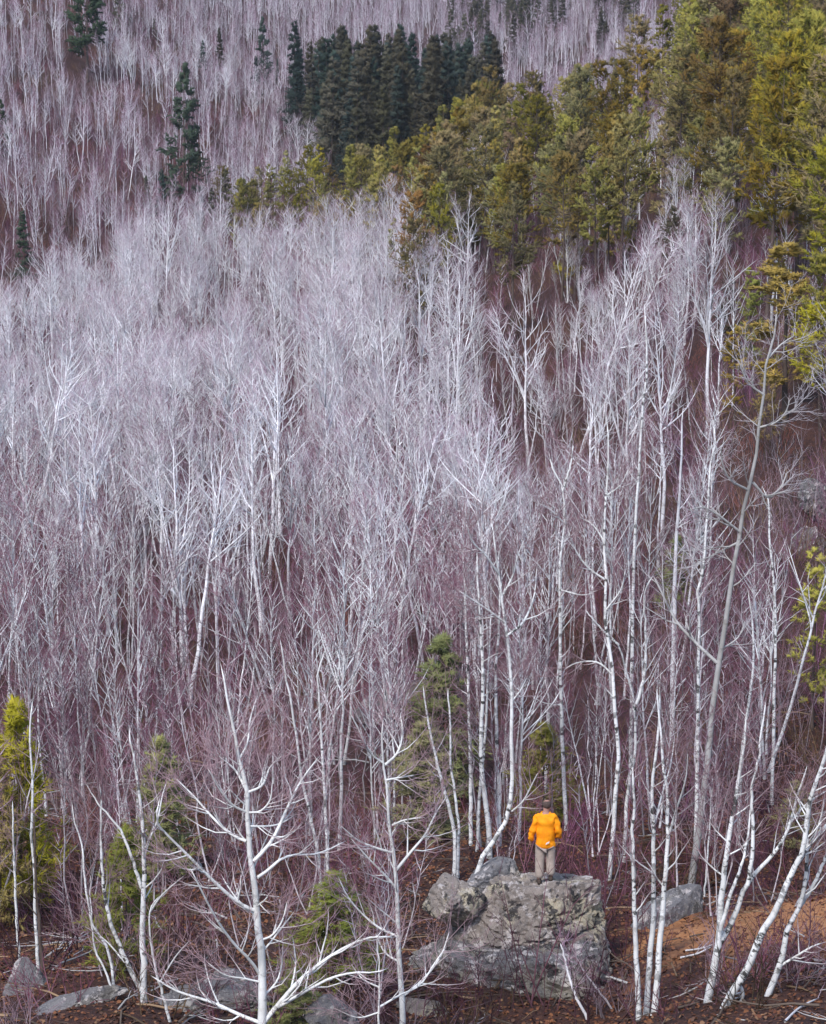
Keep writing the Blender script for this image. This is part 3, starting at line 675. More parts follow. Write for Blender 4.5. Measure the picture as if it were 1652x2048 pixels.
stem_only(32, 63, zA, [(230, 400), (232, 200), (228, 0), (222, -250), (212, -500), (205, -700)], 9, 'upright birch behind the boulder, leftmost of a close row')
stem_only(33, 62, zA, [(305, 345), (290, 210), (272, 0), (280, -250), (275, -420), (262, -600), (255, -800)], 12, 'thick upright birch in the close row behind the boulder')
stem_only(34, 62.5, zA, [(258, 400), (268, 150), (285, 0), (300, -300), (315, -560)], 7, 'slightly leaning birch crossing the close row behind the boulder')
stem_only(35, 63, zA, [(345, 290), (340, 100), (335, -50), (333, -300), (345, -560), (340, -800)], 9, 'upright birch nearest the curved birch in the close row')
stem_only(36, 65, zC, [(1310, 1300), (1330, 1100), (1345, 1000), (1360, 880), (1358, 700), (1340, 560)], 9, 'white stemmed birch right of the tall grey aspen')
stem_only(37, 60, zA, [(1165, 580), (1180, 400), (1190, 240), (1200, 100)], 4, 'thin grey sapling beside the foot of the tall grey aspen')
stem_only(38, 64, zC, [(1145, 700), (1135, 560), (1160, 480), (1175, 300), (1185, 150), (1190, 60), (1210, 0), (1200, -120)], 9, 'birch with a forked crown crossing left of the tall grey aspen')
stem_only(39, 68, zC, [(1450, 720), (1440, 500), (1425, 350), (1420, 200), (1395, 140)], 8, 'bent birch below the grey outcrop on the right')
stem_only(40, 70, zC, [(880, 620), (885, 400), (895, 200), (905, 50), (915, -120), (935, -330), (925, -600)], 9, 'tall straight birch passing left of the forked aspen crowns')
stem_only(41, 75, zC, [(1050, 420), (1062, 250), (1070, 100), (1075, -50), (1080, -180)], 12, 'pale aspen with a wide flat crown in the right middle', 'aspen')
stem_only(42, 56.5, zB, [(1310, 750), (1305, 600), (1298, 450), (1285, 250), (1278, 100), (1270, 0), (1300, -100)], 9, 'pale birch right of the bright white tree top')
stem_only(43, 57, zB, [(1275, 740), (1240, 560), (1205, 400), (1180, 200), (1150, 40), (1120, -150)], 8, 'leaning birch crossing behind the right limbs of the bright white tree')

# ------------------------------------------------------------------ the forest
OBJ_LIMIT = 300
rg = np.random.default_rng(77)
def wedge(d0, d1, cell, qmax=.185):
    xs = np.arange(-qmax * d1, qmax * d1, cell); ys = np.arange(d0, d1, cell)
    X, Y = np.meshgrid(xs, ys); X = X.ravel() + rg.uniform(-.5, .5, X.size) * cell; Y = Y.ravel() + rg.uniform(-.5, .5, Y.size) * cell
    k = (np.abs(X) < qmax * Y) & (Y > d0) & (Y < d1); X, Y = X[k], Y[k]
    return X, Y, 826 + X / Y * FPX / 1.0
def pine_mask(px, d):
    dn = np.interp(px, [430, 480, 600, 700, 826, 950, 1150, 1250, 1350, 1450, 1550, 1700], [335, 300, 290, 262, 206, 190, 190, 195, 190, 160, 122, 105])
    df = np.interp(px, [430, 480, 600, 700, 826, 1150, 1350, 1700], [335, 325, 340, 345, 335, 330, 330, 340])
    return (d > dn) & (d < df)
def dark_mask(px, d): return (d > 350) & (d < 470) & (px > 560 + (470 - d) * .9) & (px < 990)
def dend(px): return float(np.interp(px, [0, 130, 250, 330, 600, 700, 800], [240, 248, 280, 292, 288, 268, 400]))
TREES = []     # kind, variant, x, y, scale, rotz, leanx, leany
def put(kind, x, y, s, var=None):
    v = int(rg.integers(len(KIND[kind]))) if var is None else var
    TREES.append((kind, v, float(x), float(y), float(s), float(rg.uniform(0, 6.28)), *[float(q) for q in rg.normal(size=2) * (.05 if rg.random() > .06 else .2)]))
CLEAR = [(880, 62, 56, 74), (1085, 55, 56, 64), (50, 50, 235, 300), (25, 70, 48, 57), (330, 45, 48, 60), (255, 40, 46.8, 52), (668, 70, 46.8, 50), (1560, 130, 80, 118), (1630, 70, 60, 86), (368, 45, 330, 372), (175, 30, 400, 440)]
def clear(px, d): return any(abs(px - c) < w and a < d < b for c, w, a, b in CLEAR)
X, Y, PX = wedge(64, 300, 1.8); asp = fbm2(X, Y, 60, 5); gap = fbm2(X, Y, 25, 6); bank = on_ground(1480, 1850)
for x, y, px, a, g in zip(X, Y, PX, asp, gap):
    d = y; inp = bool(pine_mask(px, d)); p = .95 if not inp else .6
    if px > 1250 and d > 78: p *= .85
    elif px > 960 and d > 75: p *= .68
    if 800 < px < 1120 and d > 160: p *= .45
    if px > 1360 and d > 90: p *= .75
    if clear(px, d): continue
    if d < 80: p *= .62
    if g < -.3: p *= .25
    if rg.random() > p: continue
    sh = 1.0 if px < 1000 or d < 85 else .78
    if d > dend(px):
        if rg.random() < .16: put('hill', x, y, rg.uniform(.4, .65))
        continue
    pa = .42 + .4 * a + (.36 if px < 950 and d > 120 else 0)
    u = rg.random()
    if d < 92: put('birch' if u < .45 else 'pole', x, y, rg.uniform(.4, .75) if u < .45 else rg.uniform(.35, .9))
    elif u < pa * .62 * min(1, (d - 70) / 50): put('aspen', x, y, rg.uniform(.45, .8) * sh)
    elif u < .52: put('birch', x, y, rg.uniform(.45, .82) * sh)
    else: put('pole', x, y, rg.uniform(.4, .9) * sh)
X, Y, PX = wedge(47.5, 78, 1.8)
for x, y, px in zip(X, Y, PX):
    if rg.random() > .7 or (840 < px < 1250 and y < 57) or (px > 1180 and y < 52): continue
    if math.hypot(x - bank[0] - .6, y - bank[1] - .8) < 2.6: continue
    if clear(px, y) and rg.random() < .8: continue
    put('pole', x, y, rg.uniform(.28, .7))
X, Y, PX = wedge(300, 580, 2.75); asp = fbm2(X, Y, 70, 8); gap = fbm2(X, Y, 45, 9)
for x, y, px, a, g in zip(X, Y, PX, asp, gap):
    if pine_mask(px, y) and rg.random() > .06: continue
    if dark_mask(px, y) and rg.random() > .06: continue
    if px > 1000 and y < 420 and rg.random() > .15: continue
    if clear(px, y) or rg.random() > .8 + .6 * g: continue
    u = rg.random()
    put('hill' if u < .72 else 'aspen' if u < .78 + .3 * a else 'pole', x, y, rg.uniform(.45, .75))
X, Y, PX = wedge(580, 1150, 4.2); gap = fbm2(X, Y, 90, 12)
for x, y, px, g in zip(X, Y, PX, gap):
    if px > 1280: continue
    if rg.random() > .85 + .5 * g: continue
    u = rg.random(); put('hill', x, y, rg.uniform(.6, .9))

for px, d, s_, v in ((530, 128, .98, 1), (640, 138, .9, 0), (782, 148, 1.0, 3), (915, 165, .95, 6), (1162, 146, 1.02, 4), (350, 98, .78, 6), (985, 90, .72, 6), (42, 125, .9, 1), (118, 135, .92, 4), (215, 150, .9, 0), (715, 165, .95, 1),
                     (440, 150, .9, 6), (330, 262, .95, 6), (842, 178, .95, 3), (1060, 160, .95, 1), (160, 105, .8, 3), (270, 175, .95, 3), (395, 235, .95, 1), (560, 215, 1.0, 4), (660, 225, .95, 6), (1255, 125, .8, 6), (1340, 105, .75, 4), (1420, 118, .8, 1)):
    put('aspen', (px - 826) / FPX * d * 1.0, d, s_, v)
NAME = {'birch': 'birch_tree', 'aspen': 'aspen_tree', 'pole': 'young_tree', 'hill': 'hillside_birch_tree'}
LOOK = {'birch': ['white birch', 'high-crowned white birch', 'twin-stemmed white birch', 'low-branched white birch', 'triple-stemmed white birch', 'bare-trunked white birch', 'two-stemmed low-crowned white birch'],
        'aspen': ['forked pale aspen', 'double-forked pale aspen', 'straight pale aspen', 'low-forked pale aspen', 'twice-forked tall pale aspen', 'high-crowned straight pale aspen', 'many-forked pale aspen'],
        'pole': ['thin young tree', 'thin twin-stemmed young tree', 'wispy young tree', 'thin triple-stemmed young tree', 'slight young tree'],
        'hill': ['pale hillside birch', 'forked pale hillside birch', 'twin pale hillside birch', 'high-crowned hillside birch', 'low-crowned hillside birch', 'twin high-crowned hillside birch']}
COLUMN = [(190, 'by the left edge'), (400, 'above the two-stemmed birch'), (640, 'above the white tree'), (830, 'above the slim tree'),
          (960, 'above the small spruce'), (1180, 'above the person'), (1380, 'above the birch group'), (1530, 'above the grey aspen'), (9999, 'by the right edge')]
def band(d): return 'near ground' if d < 58 else 'lower forest' if d < 95 else 'middle forest' if d < 150 else 'upper valley stand' if d < 300 else 'far hillside'
ORD = 'first second third fourth fifth sixth seventh eighth ninth tenth eleventh twelfth thirteenth fourteenth fifteenth sixteenth seventeenth eighteenth nineteenth twentieth'.split()
PENDING = {}
def pend(o, look, px, d, group, where=None):
    """labels are given at the end, when everything that looks and stands alike is known"""
    w = where or (band(d) + ' ' + next(c for e, c in COLUMN if px < e))
    PENDING.setdefault(look + ', ' + w, []).append((px, o)); o['category'] = 'shrub' if 'shrub' in look else 'tree'; o['group'] = group
def give_labels():
    for lab, lst in PENDING.items():
        lst.sort(key=lambda t: t[0]); n = len(lst)
        for i, (_, o) in enumerate(lst):
            o['label'] = lab if n == 1 else lab + (', left one of two' if i == 0 else ', right one of two') if n == 2 else lab + ', ' + (ORD[i] if i < 20 else str(i + 1) + 'th') + ' from left'
STUFF = {}
cnt = {}
for t in sorted(TREES, key=lambda t: t[3] / t[4]):
    kind, v, x, y, s, rz, lx, ly = t
    z = float(ground_z(x, y)); px, py = project((x, y, z)); tpx, tpy = project((x, y, z + KIND[kind][v][3] * s))
    inv = -30 < px < 1680 and -200 < py and py < 2100 and tpy < 2000 and py > 0
    if inv and cnt.get(kind, 0) < OBJ_LIMIT:
        cnt[kind] = cnt.get(kind, 0) + 1
        r = empty(NAME[kind], (x, y, z), (lx, ly, rz), s)
        pend(r, LOOK[kind][v], px, y, {'birch': 'birches', 'aspen': 'aspens', 'pole': 'young trees', 'hill': 'birches'}[kind] + ' of the ' + band(y))
        obj('trunk', KIND[kind][v][0], r); obj('crown', KIND[kind][v][1], r)
    else:
        STUFF.setdefault('far', []).append((kind, v, x, y, z, s, rz, lx, ly))

def scatter(name, items, protos, label, cat):
    """one object: the points carry which prototype, its turn and its size"""
    col = bpy.data.collections.new(name + '_kinds')
    index = {}
    for i, (key, me) in enumerate(sorted(protos.items(), key=lambda q: str(q[0]))):
        col.objects.link(bpy.data.objects.new('%s_%03d' % (name, i), me)); index[key] = i
    pm = bpy.data.meshes.new(name); A = np.array([(x, y, z) for _, x, y, z, s, rz, lx, ly in items], np.float32)
    pm.vertices.add(len(A)); pm.vertices.foreach_set('co', A.ravel())
    pm.attributes.new('pick', 'INT', 'POINT').data.foreach_set('value', np.array([index[i[0]] for i in items], np.int32))
    pm.attributes.new('scl', 'FLOAT', 'POINT').data.foreach_set('value', np.array([i[4] for i in items], np.float32))
    pm.attributes.new('rot', 'FLOAT_VECTOR', 'POINT').data.foreach_set('vector', np.array([(i[6], i[7], i[5]) for i in items], np.float32).ravel())
    ob = obj(name, pm); tag(ob, label, cat, kind='stuff')
    ng = bpy.data.node_groups.new(name, 'GeometryNodeTree')
    ng.interface.new_socket('Geometry', in_out='INPUT', socket_type='NodeSocketGeometry'); ng.interface.new_socket('Geometry', in_out='OUTPUT', socket_type='NodeSocketGeometry')
    N = ng.nodes.new; L = ng.links.new
    gi = N('NodeGroupInput'); go = N('NodeGroupOutput'); ip = N('GeometryNodeInstanceOnPoints'); ci = N('GeometryNodeCollectionInfo'); mp = N('GeometryNodeMeshToPoints')
    ci.inputs['Collection'].default_value = col; ci.inputs['Separate Children'].default_value = True; ci.inputs['Reset Children'].default_value = True
    ip.inputs['Pick Instance'].default_value = True
    def A_(n, t):
        x = N('GeometryNodeInputNamedAttribute'); x.data_type = t; x.inputs['Name'].default_value = n; return x.outputs['Attribute']
    L(gi.outputs[0], mp.inputs['Mesh']); L(mp.outputs[0], ip.inputs['Points']); L(ci.outputs[0], ip.inputs['Instance'])
    L(A_('pick', 'INT'), ip.inputs['Instance Index']); L(A_('scl', 'FLOAT'), ip.inputs['Scale']); L(A_('rot', 'FLOAT_VECTOR'), ip.inputs['Rotation'])
    L(ip.outputs[0], go.inputs[0]); ob.modifiers.new('scatter', 'NODES').node_group = ng
    return ob
protos = {(k, v): KIND[k][v][2] for k in ('birch', 'aspen', 'pole', 'hill') for v in range(len(KIND[k]))}
scatter('bare_forest', [((k, v), x, y, z, s, rz, lx, ly) for k, v, x, y, z, s, rz, lx, ly in STUFF['far']], protos, 'dense bare birch and aspen forest filling the valley and far hillsides', 'forest')

# undergrowth
items = []
for d0, d1, cell, pr in ((54, 80, 2.0, .5), (80, 120, 1.9, .85), (120, 150, 2.0, .85), (150, 250, 2.4, .85), (250, 400, 2.0, .95), (400, 580, 2.8, .95)):
    X, Y, PX = wedge(d0, d1, cell); g = fbm2(X, Y, 18, 21)
    for x, y, px, q in zip(X, Y, PX, g):
        if rg.random() > pr + .5 * q: continue
        if math.hypot(x - bank[0] - .6, y - bank[1] - .8) < 3.2: continue
        if (y < 57 and 820 < px < 1260) or (clear(px, y) and rg.random() < .7): continue
        items.append((int(rg.integers(5)), x, y, float(ground_z(x, y)), rg.uniform(.5, 1.05) * (.7 if d0 < 80 else 1.45 if d0 >= 250 else 1), rg.uniform(0, 6.28), 0, 0))
X, Y, PX = wedge(60, 125, 1.7, .215)
for x, y, px in zip(X, Y, PX):
    if px < 1300 or rg.random() > .6 or math.hypot(x - bank[0] - .6, y - bank[1] - .8) < 3.2: continue
    items.append((int(rg.choice([1, 1, 2, 2, 3, 4])), x, y, float(ground_z(x, y)), rg.uniform(.5, 1.15), rg.uniform(0, 6.28), 0, 0))
scatter('undergrowth', items, {i: KIND['brush'][i][2] for i in range(5)}, 'purple brown bare brushwood under the trees', 'undergrowth')

# conifers
def conifer(kind, m, x, y, s, name, label, group=None, v=None, sz=1.0):
    v = int(rg.integers(len(CON[kind]))) if v is None else v
    z = float(ground_z(x, y))
    r = tag(empty(name, (x, y, z), (rg.normal() * .02, rg.normal() * .02, rg.uniform(0, 6.28)), s), label, 'tree', group)
    r.scale = (s * sz, s * sz, s)
    obj('trunk', CON[kind][v][0], r); obj('crown', crown_mesh(kind, v, m), r)
    return r
X, Y, PX = wedge(108, 345, 4.3, .175); g = fbm2(X, Y, 30, 31); g2 = fbm2(X, Y, 40, 37)
npine = 0
for x, y, px, q, q2 in sorted(zip(X, Y, PX, g, g2), key=lambda t: t[1]):
    if not pine_mask(px, y) or q < -.06 - .06 * (px > 1380) - .2 * (px < 820) or px < 440 or npine >= OBJ_LIMIT: continue
    if 1250 < px < 1420 and y < 215 and q < .1: continue
    npine += 1
    rust = q2 > .6 and px < 1450
    where = ('on the ridge at the upper right' if px > 1250 else 'along the ridge in the middle' if px > 760 else 'at the left end of the ridge')
    sc_ = rg.uniform(.8, 1.25) * (.7 if px < 700 else .85 if px < 800 else 1); r = conifer('pine', 'pine_rust' if rust else 'pine', x, y, sc_, 'pine_tree', None, None)
    pend(r, ('tall ' if sc_ > 1.1 else 'short ' if sc_ < .92 else '') + ('rusty pine' if rust else 'olive pine'), px, y, 'pines on the ridge', ('front' if y < 230 else 'middle' if y < 285 else 'back') + ' of the ridge ' + next(c for e, c in COLUMN if px < e))
X, Y, PX = wedge(345, 475, 4.4)
for x, y, px in zip(X, Y, PX):
    if not dark_mask(px, y) or rg.random() > .8: continue
    ol = rg.random() < (.3 if y > 430 else .75)
    sc_ = rg.uniform(1.1, 1.75); r = conifer('spruce', 'fir_olive' if ol else 'fir_dark', x, y, sc_, 'spruce_tree', None, None)
    pend(r, ('tall ' if sc_ > 1.45 else 'short ') + ('grey olive spruce' if ol else 'blue black spruce'), px, y, 'spruces of the dark belt', ('front' if y < 400 else 'middle' if y < 435 else 'back') + ' of the dark conifer belt')
X, Y, PX = wedge(600, 1000, 9.0)
for x, y, px in zip(X, Y, PX):
    z = float(ground_z(x, y)); _, py = project((x, y, z))
    if not ((880 < px < 1120 and 60 < py < 150) or (960 < px < 1130 and -40 < py < 60) or (1180 < px < 1300 and py < 160)) or rg.random() > .75: continue
    r = conifer('spruce', 'fir_olive', x, y, rg.uniform(.9, 1.3), 'spruce_tree', None, None)
    pend(r, 'small grey green conifer', px, y, 'conifers on the farthest hillside', 'farthest hillside ' + ('above' if y > 760 else 'below') + ' its pale birches')
# single conifers that stand out: top pixel, base pixel
def single(kind, m, px, top, base, name, label, v=None, sz=1.0, d=None, group=None):
    p = on_ground(px, base) if d is None else at(px, base, d)
    x, y = p[0], p[1]; h = (base - top) / ppm(y)
    return conifer(kind, m, x, y, h / CON[kind][0][2], name, label, group, v, sz)
single('tallpine', 'spruce', 175, -60, 165, 'pine_tree', 'tall dark pine with a bare lower trunk at the upper left', 1, 1.25)
single('tallpine', 'spruce', 368, 142, 425, 'pine_tree', 'blue green conical pine standing alone on the left hillside', 0, .95)
single('spruce', 'spruce', 50, 430, 590, 'spruce_tree', 'dark pointed spruce at the left edge above the pale stand', 1, 1.1)
single('tallpine', 'spruce', 2, 200, 330, 'pine_tree', 'green pine cut by the left edge of the picture', 0, 1.1)
single('tallpine', 'fir_dark', 527, 45, 190, 'pine_tree', 'dark pine above two small spruces left of the dark belt', 0, .8)
single('spruce', 'fir_dark', 512, 118, 215, 'spruce_tree', 'small dark spruce below the dark pine left of the belt', 0, .9)
single('spruce', 'fir_dark', 555, 120, 180, 'spruce_tree', 'tiny blue black spruce right of the dark pine', 2, .7)
single('spruce', 'fir_dark', 405, 90, 170, 'spruce_tree', 'dark spruce pair on the left hillside, left one', 3, .8)
single('spruce', 'fir_olive', 440, 62, 170, 'spruce_tree', 'dark spruce pair on the left hillside, taller right one', 2, .9)
single('tallpine', 'fir_olive', 242, -30, 70, 'pine_tree', 'olive pine right of the tall dark pine', 0, 1.0)
single('spruce', 'fir_olive', 310, 40, 90, 'spruce_tree', 'little olive spruce among pale trunks at the upper left', 0, 1.2)
for i, (px, top, base) in enumerate(((300, 355, 470), (325, 345, 480), (455, 345, 480), (405, 375, 480), (428, 380, 500), (650, 310, 400))):
    single('spruce', 'fir_dark' if i % 2 else 'fir_olive', px, top, base, 'spruce_tree', ORD[(0, 1, 4, 2, 3, 5)[i]] + ' small dark spruce from the left at the foot of the left hillside', None, .9, group='small spruces at the foot of the left hillside')
single('young', 'green', 880, 1262, 1600, 'spruce_tree', 'small bright green spruce left of the person', 0, 1.3)
single('young', 'green', 858, 1430, 1690, 'spruce_tree', 'olive bushy conifer in front of the small bright green spruce', 1, 1.5)
single('young', 'green', 1085, 1440, 1650, 'spruce_tree', 'soft green bushy conifer behind the person in orange', 1, 1.5)
single('young', 'green', 940, 1690, 1745, 'conifer_bush', 'low green bush beside the foot of the curved birch', 1, 2.0, d=56)
single('young', 'yellow', 45, 1385, 1830, 'larch_tree', 'yellow green conifer at the left edge behind pale birch stems', 0, 1.05)
single('young', 'yellow', 5, 1500, 1850, 'larch_tree', 'yellow conifer cut by the left edge', 1, .9)
single('young', 'green', 330, 1460, 1760, 'spruce_tree', 'thin olive conifer behind the two-stemmed white birch', 0, 1.3)
single('young', 'green', 255, 1640, 1940, 'spruce_tree', 'green conifer directly behind the two-stemmed white birch', 1, 1.1)
single('young', 'green', 668, 1735, 1975, 'conifer_bush', 'light green young conifer right of the bright white tree', 0, 2.0)
single('young', 'green', 590, 1930, 2060, 'conifer_bush', 'low bright green bush at the foot of the bright white tree', 1, 2.2, d=46.2)
single('pine', 'yellow', 1625, 1090, 1460, 'pine_tree', 'yellow green pine bough tree at the right edge', 3, 1.1)
single('pine', 'yellow', 1570, 500, 860, 'pine_tree', 'yellow green pine on the right slope, the upper one', 1, 2.0)
single('pine', 'pine', 1470, 660, 860, 'pine_tree', 'smaller olive pine left of the yellow green pine on the right slope', 3, 1.2)
single('pine', 'pine', 1640, 520, 860, 'pine_tree', 'dark olive pine cut by the right edge on the slope', 0, 1.2)
for i, (px, top, base, m) in enumerate(((1500, 540, 770, 'green'), (1590, 330, 560, 'pine'), (1640, 250, 520, 'fir_olive'), (1640, 620, 900, 'yellow'), (1450, 560, 760, 'fir_olive'), (1530, 760, 930, 'pine'), (1350, 420, 600, 'fir_olive'))):
    pend(single('pine', m, px, top, base, 'pine_tree', None, (3, 1, 0, 2, 3, 0, 4)[i], 1.2), 'dark olive pine' if m == 'fir_olive' else 'yellow olive pine', px, 100, 'pines on the right slope', 'scattered down the steep right slope')
single('young', 'green', 1590, 1560, 1700, 'conifer_bush', 'dull green bush behind the leaning white birches', 1, 1.6)
single('young', 'green', 1345, 1070, 1240, 'spruce_tree', 'small olive conifer between pale trunks on the right', 0, 1.3)

# ------------------------------------------------------------------ near ground: leaves, shrubs, sticks
leafm, nt, b = mat('fallen_leaf'); q = NT(nt)
q.l(q.ramp(q.rand(), [(0, (.06, .028, .02)), (.35, (.13, .05, .028)), (.65, (.20, .085, .04)), (.85, (.09, .05, .04)), (1, (.27, .15, .08))]), b.inputs['Base Color'])
leaf = []
for s in range(3):
    r_ = np.random.default_rng(s); w = .5 + .12 * s
    V = np.array([(0, 0, 0), (.3, .28 * w * 2, .06), (.7, .22 * w * 2, .10), (1, 0, .02), (.7, -.22 * w * 2, .12), (.3, -.28 * w * 2, .05), (.5, 0, -.02)]) * .085
    V[:, 2] += r_.normal(size=7) * .008
    V2 = np.concatenate([V, V - [0, 0, .0015]])
    F3 = [np.array([(i, (i + 1) % 6, 6) for i in range(6)]), np.array([((i + 1) % 6 + 7, i + 7, 13) for i in range(6)])]
    leaf.append(raw_mesh('leaf', V2, F3, [], leafm))
N = 55000
dd = np.sqrt(rg.uniform(42 ** 2, 74 ** 2, N)); xx = rg.uniform(-.175, .175, N) * dd
zz = ground_z(xx, dd); nb = (np.abs(xx - bank[0] - .6) < 2.2) & (np.abs(dd - bank[1] - .8) < 2.4) & (rg.random(N) < .75)
scatter('leaf_carpet', [(int(rg.integers(3)), x, y, z + .012, rg.uniform(.7, 1.3), rg.uniform(0, 6.28), rg.normal() * .35, rg.normal() * .35) for x, y, z, k in zip(xx, dd, zz, nb) if not k],
        {i: leaf[i] for i in range(3)}, 'rust coloured fallen leaves covering the ground', 'leaves')
sticks = []
for s_ in range(4):
    r_ = np.random.default_rng(900 + s_); t = Tubes(); n = 5
    P = np.zeros((1, n, 3)); P[0, :, 0] = np.linspace(0, 1.1, n); P[0, :, 1:] = np.cumsum(r_.normal(size=(n, 2)) * .04, 0); RR = np.linspace(.018, .006, n)[None]
    t.add(P, RR, 4); a, r = kids(r_, P, RR, 4, .3, .95, (.4, .8), (.15, .5), 3, 0, .08, .6, .4, .004); a[:, :, 2] *= .4; t.add(a, r, 3)
    sticks.append(t.mesh('twig', M[('aspen_grey', 'conifer_bark', 'brush_olive', 'conifer_bark')[s_]]))
N = 1000; dd = np.sqrt(rg.uniform(42 ** 2, 78 ** 2, N)); xx = rg.uniform(-.175, .175, N) * dd; zz = ground_z(xx, dd)
scatter('twig_litter', [(int(rg.integers(4)), x, y, z + .05, rg.uniform(.4, 1.8), rg.uniform(0, 6.28), rg.normal() * .08, rg.normal() * .1) for x, y, z in zip(xx, dd, zz)], {i: sticks[i] for i in range(4)}, 'dead twigs and sticks lying about on the fallen leaves', 'twigs')
def shrub(px, py, d, H, n, spread, seed, label, m='brush', group=None):
    p = at(px, py, d); g = float(ground_z(p[0], p[1])); rr = np.random.default_rng(seed)
    t = make_brush(rr, H, n, spread)
    o = obj('shrub', t.mesh('shrub', M[m])); o.location = (p[0], p[1], g)
    return tag(o, label, 'shrub', group)
shrub(1075, 2010, 49.6, 3.6, 9, .5, 1, 'thin dark twiggy shrub growing up in front of the big boulder')
shrub(1180, 2040, 48.4, 2.0, 10, .8, 2, 'purple brown shrub at the lower right of the ledge')
shrub(960, 2040, 48.8, 1.8, 12, .9, 3, 'purple twiggy shrub below the dark ledge')
shrub(870, 2045, 47.8, 1.6, 10, .8, 4, 'grey twig tangle between the slim white tree and the ledge')
for i, (px, py, d, H) in enumerate(((90, 1960, 50, 2.4), (170, 1900, 52, 2.8), (330, 1950, 50, 2.2), (400, 1880, 53, 2.6), (740, 1950, 50, 2.0), (620, 1850, 56, 2.8), (540, 1800, 58, 3.0), (720, 1780, 59, 2.6))):
    pend(shrub(px, py, d, H, 12, .9, 20 + i, None), 'purple brown leafless shrub', px, d, 'shrubs at the lower left', 'among the white trees at the lower left')
for i, (px, py, d, H) in enumerate(((1250, 1960, 53, 2.2), (1360, 1750, 62, 2.6), (1560, 1990, 47.5, 1.6), (1620, 1960, 48, 1.8), (1640, 1720, 58, 2.8), (1560, 1700, 62, 2.8), (1500, 2030, 47, 1.3))):
    pend(shrub(px, py, d, H, 12, .9, 40 + i, None), 'reddish leafless shrub', px, d, 'shrubs around the needle bank', 'around the needle bank')
for i, (px, py, d, H) in enumerate(((1020, 1730, 57.5, 2.6), (1150, 1720, 58, 3.0), (1200, 1740, 56.5, 2.6), (1230, 1700, 60, 3.2), (1060, 1700, 61, 3.2))):
    pend(shrub(px, py, d, H, 13, .8, 60 + i, None), 'dusky brown shrub', px, d, 'shrubs behind the boulder', 'behind the person and boulder')
for i, px in enumerate((30, 110, 215, 320, 395, 470, 560, 630, 700, 770, 830, 905, 1215, 1345, 1440, 1500, 1585, 1635)):
    d = 45.2 + (i * 7 % 5) * .8
    pend(shrub(px, 2040, d, 1.1 + (i * 5 % 4) * .25, 9, .7, 80 + i, None, ('brush_grey', 'brush', 'brush_grey', 'brush_olive')[i % 4]), 'low twiggy shrub', px, d, 'low shrubs along the bottom edge', 'along the bottom edge on the fallen leaves')
def stick(pts, w0, w1, label, seed, lift=.05, m='aspen'):
    P = [on_ground(x, y) + np.array([0, 0, lift]) for x, y in pts]; base = P[0]
    t = Tubes(); k = ppm(P[0][1]); PP = spline(P, 8)[None] - base; RR = np.linspace(w0, w1, 8)[None] / 2 / k
    t.add(PP, RR, 6)
    a, r = kids(np.random.default_rng(seed), PP, RR, 3, .4, .95, (.4, .8), (.15, .5), 3, 0, .05, .6, .4, .005); a[:, :, 2] = np.maximum(a[:, :, 2], PP[0, :, 2].min()); t.add(a, r, 3)
    o = obj('fallen_branch', t.mesh('fallen_branch', M[m])); o.location = base
    return tag(o, label, 'branch')
stick([(1362, 1920), (1395, 1912), (1425, 1897)], 5, 3, 'pale forked stick lying on the needle bank', 1)
stick([(1372, 1906), (1400, 1902), (1426, 1894)], 4, 3, 'pale stick lying above the forked stick on the bank', 2)
stick([(1448, 1918), (1490, 1928), (1545, 1938)], 4, 2, 'reddish fallen branch low on the needle bank', 3, m='pole')
stick([(1570, 2048), (1600, 2020), (1640, 2000)], 6, 3, 'pale fallen branch in the bottom right corner', 4)
# leaning dead saplings before the ledge
traced('dead_sapling', 50, 48.6, [(L_(zA, (715, 1120), (690, 1060), (650, 980), (615, 870), (590, 770)), 7, 3)], [], 'pale leaning sapling crossing the foot of the ledge', 'sapling', 'aspen', 'aspen', 5, 3, 2, l1=(.2, .5))
traced('dead_sapling', 51, 48.8, [(L_(zA, (860, 1120), (800, 1040), (740, 960), (680, 880), (640, 800), (600, 740)), 5, 2)], [], 'thin brown sapling leaning across the right of the ledge', 'sapling', 'pole', 'pole', 5, 3, 2, l1=(.2, .5))
traced('dead_tree', 52, 49.2, [(L_(zB, (172, 1330), (170, 1200), (158, 1000), (145, 850), (140, 700), (135, 560)), 9, 4)], [], 'dark dead trunk beside the yellow conifer at the left', 'tree', 'conifer_bark', 'conifer_bark', 5, 3, 2)

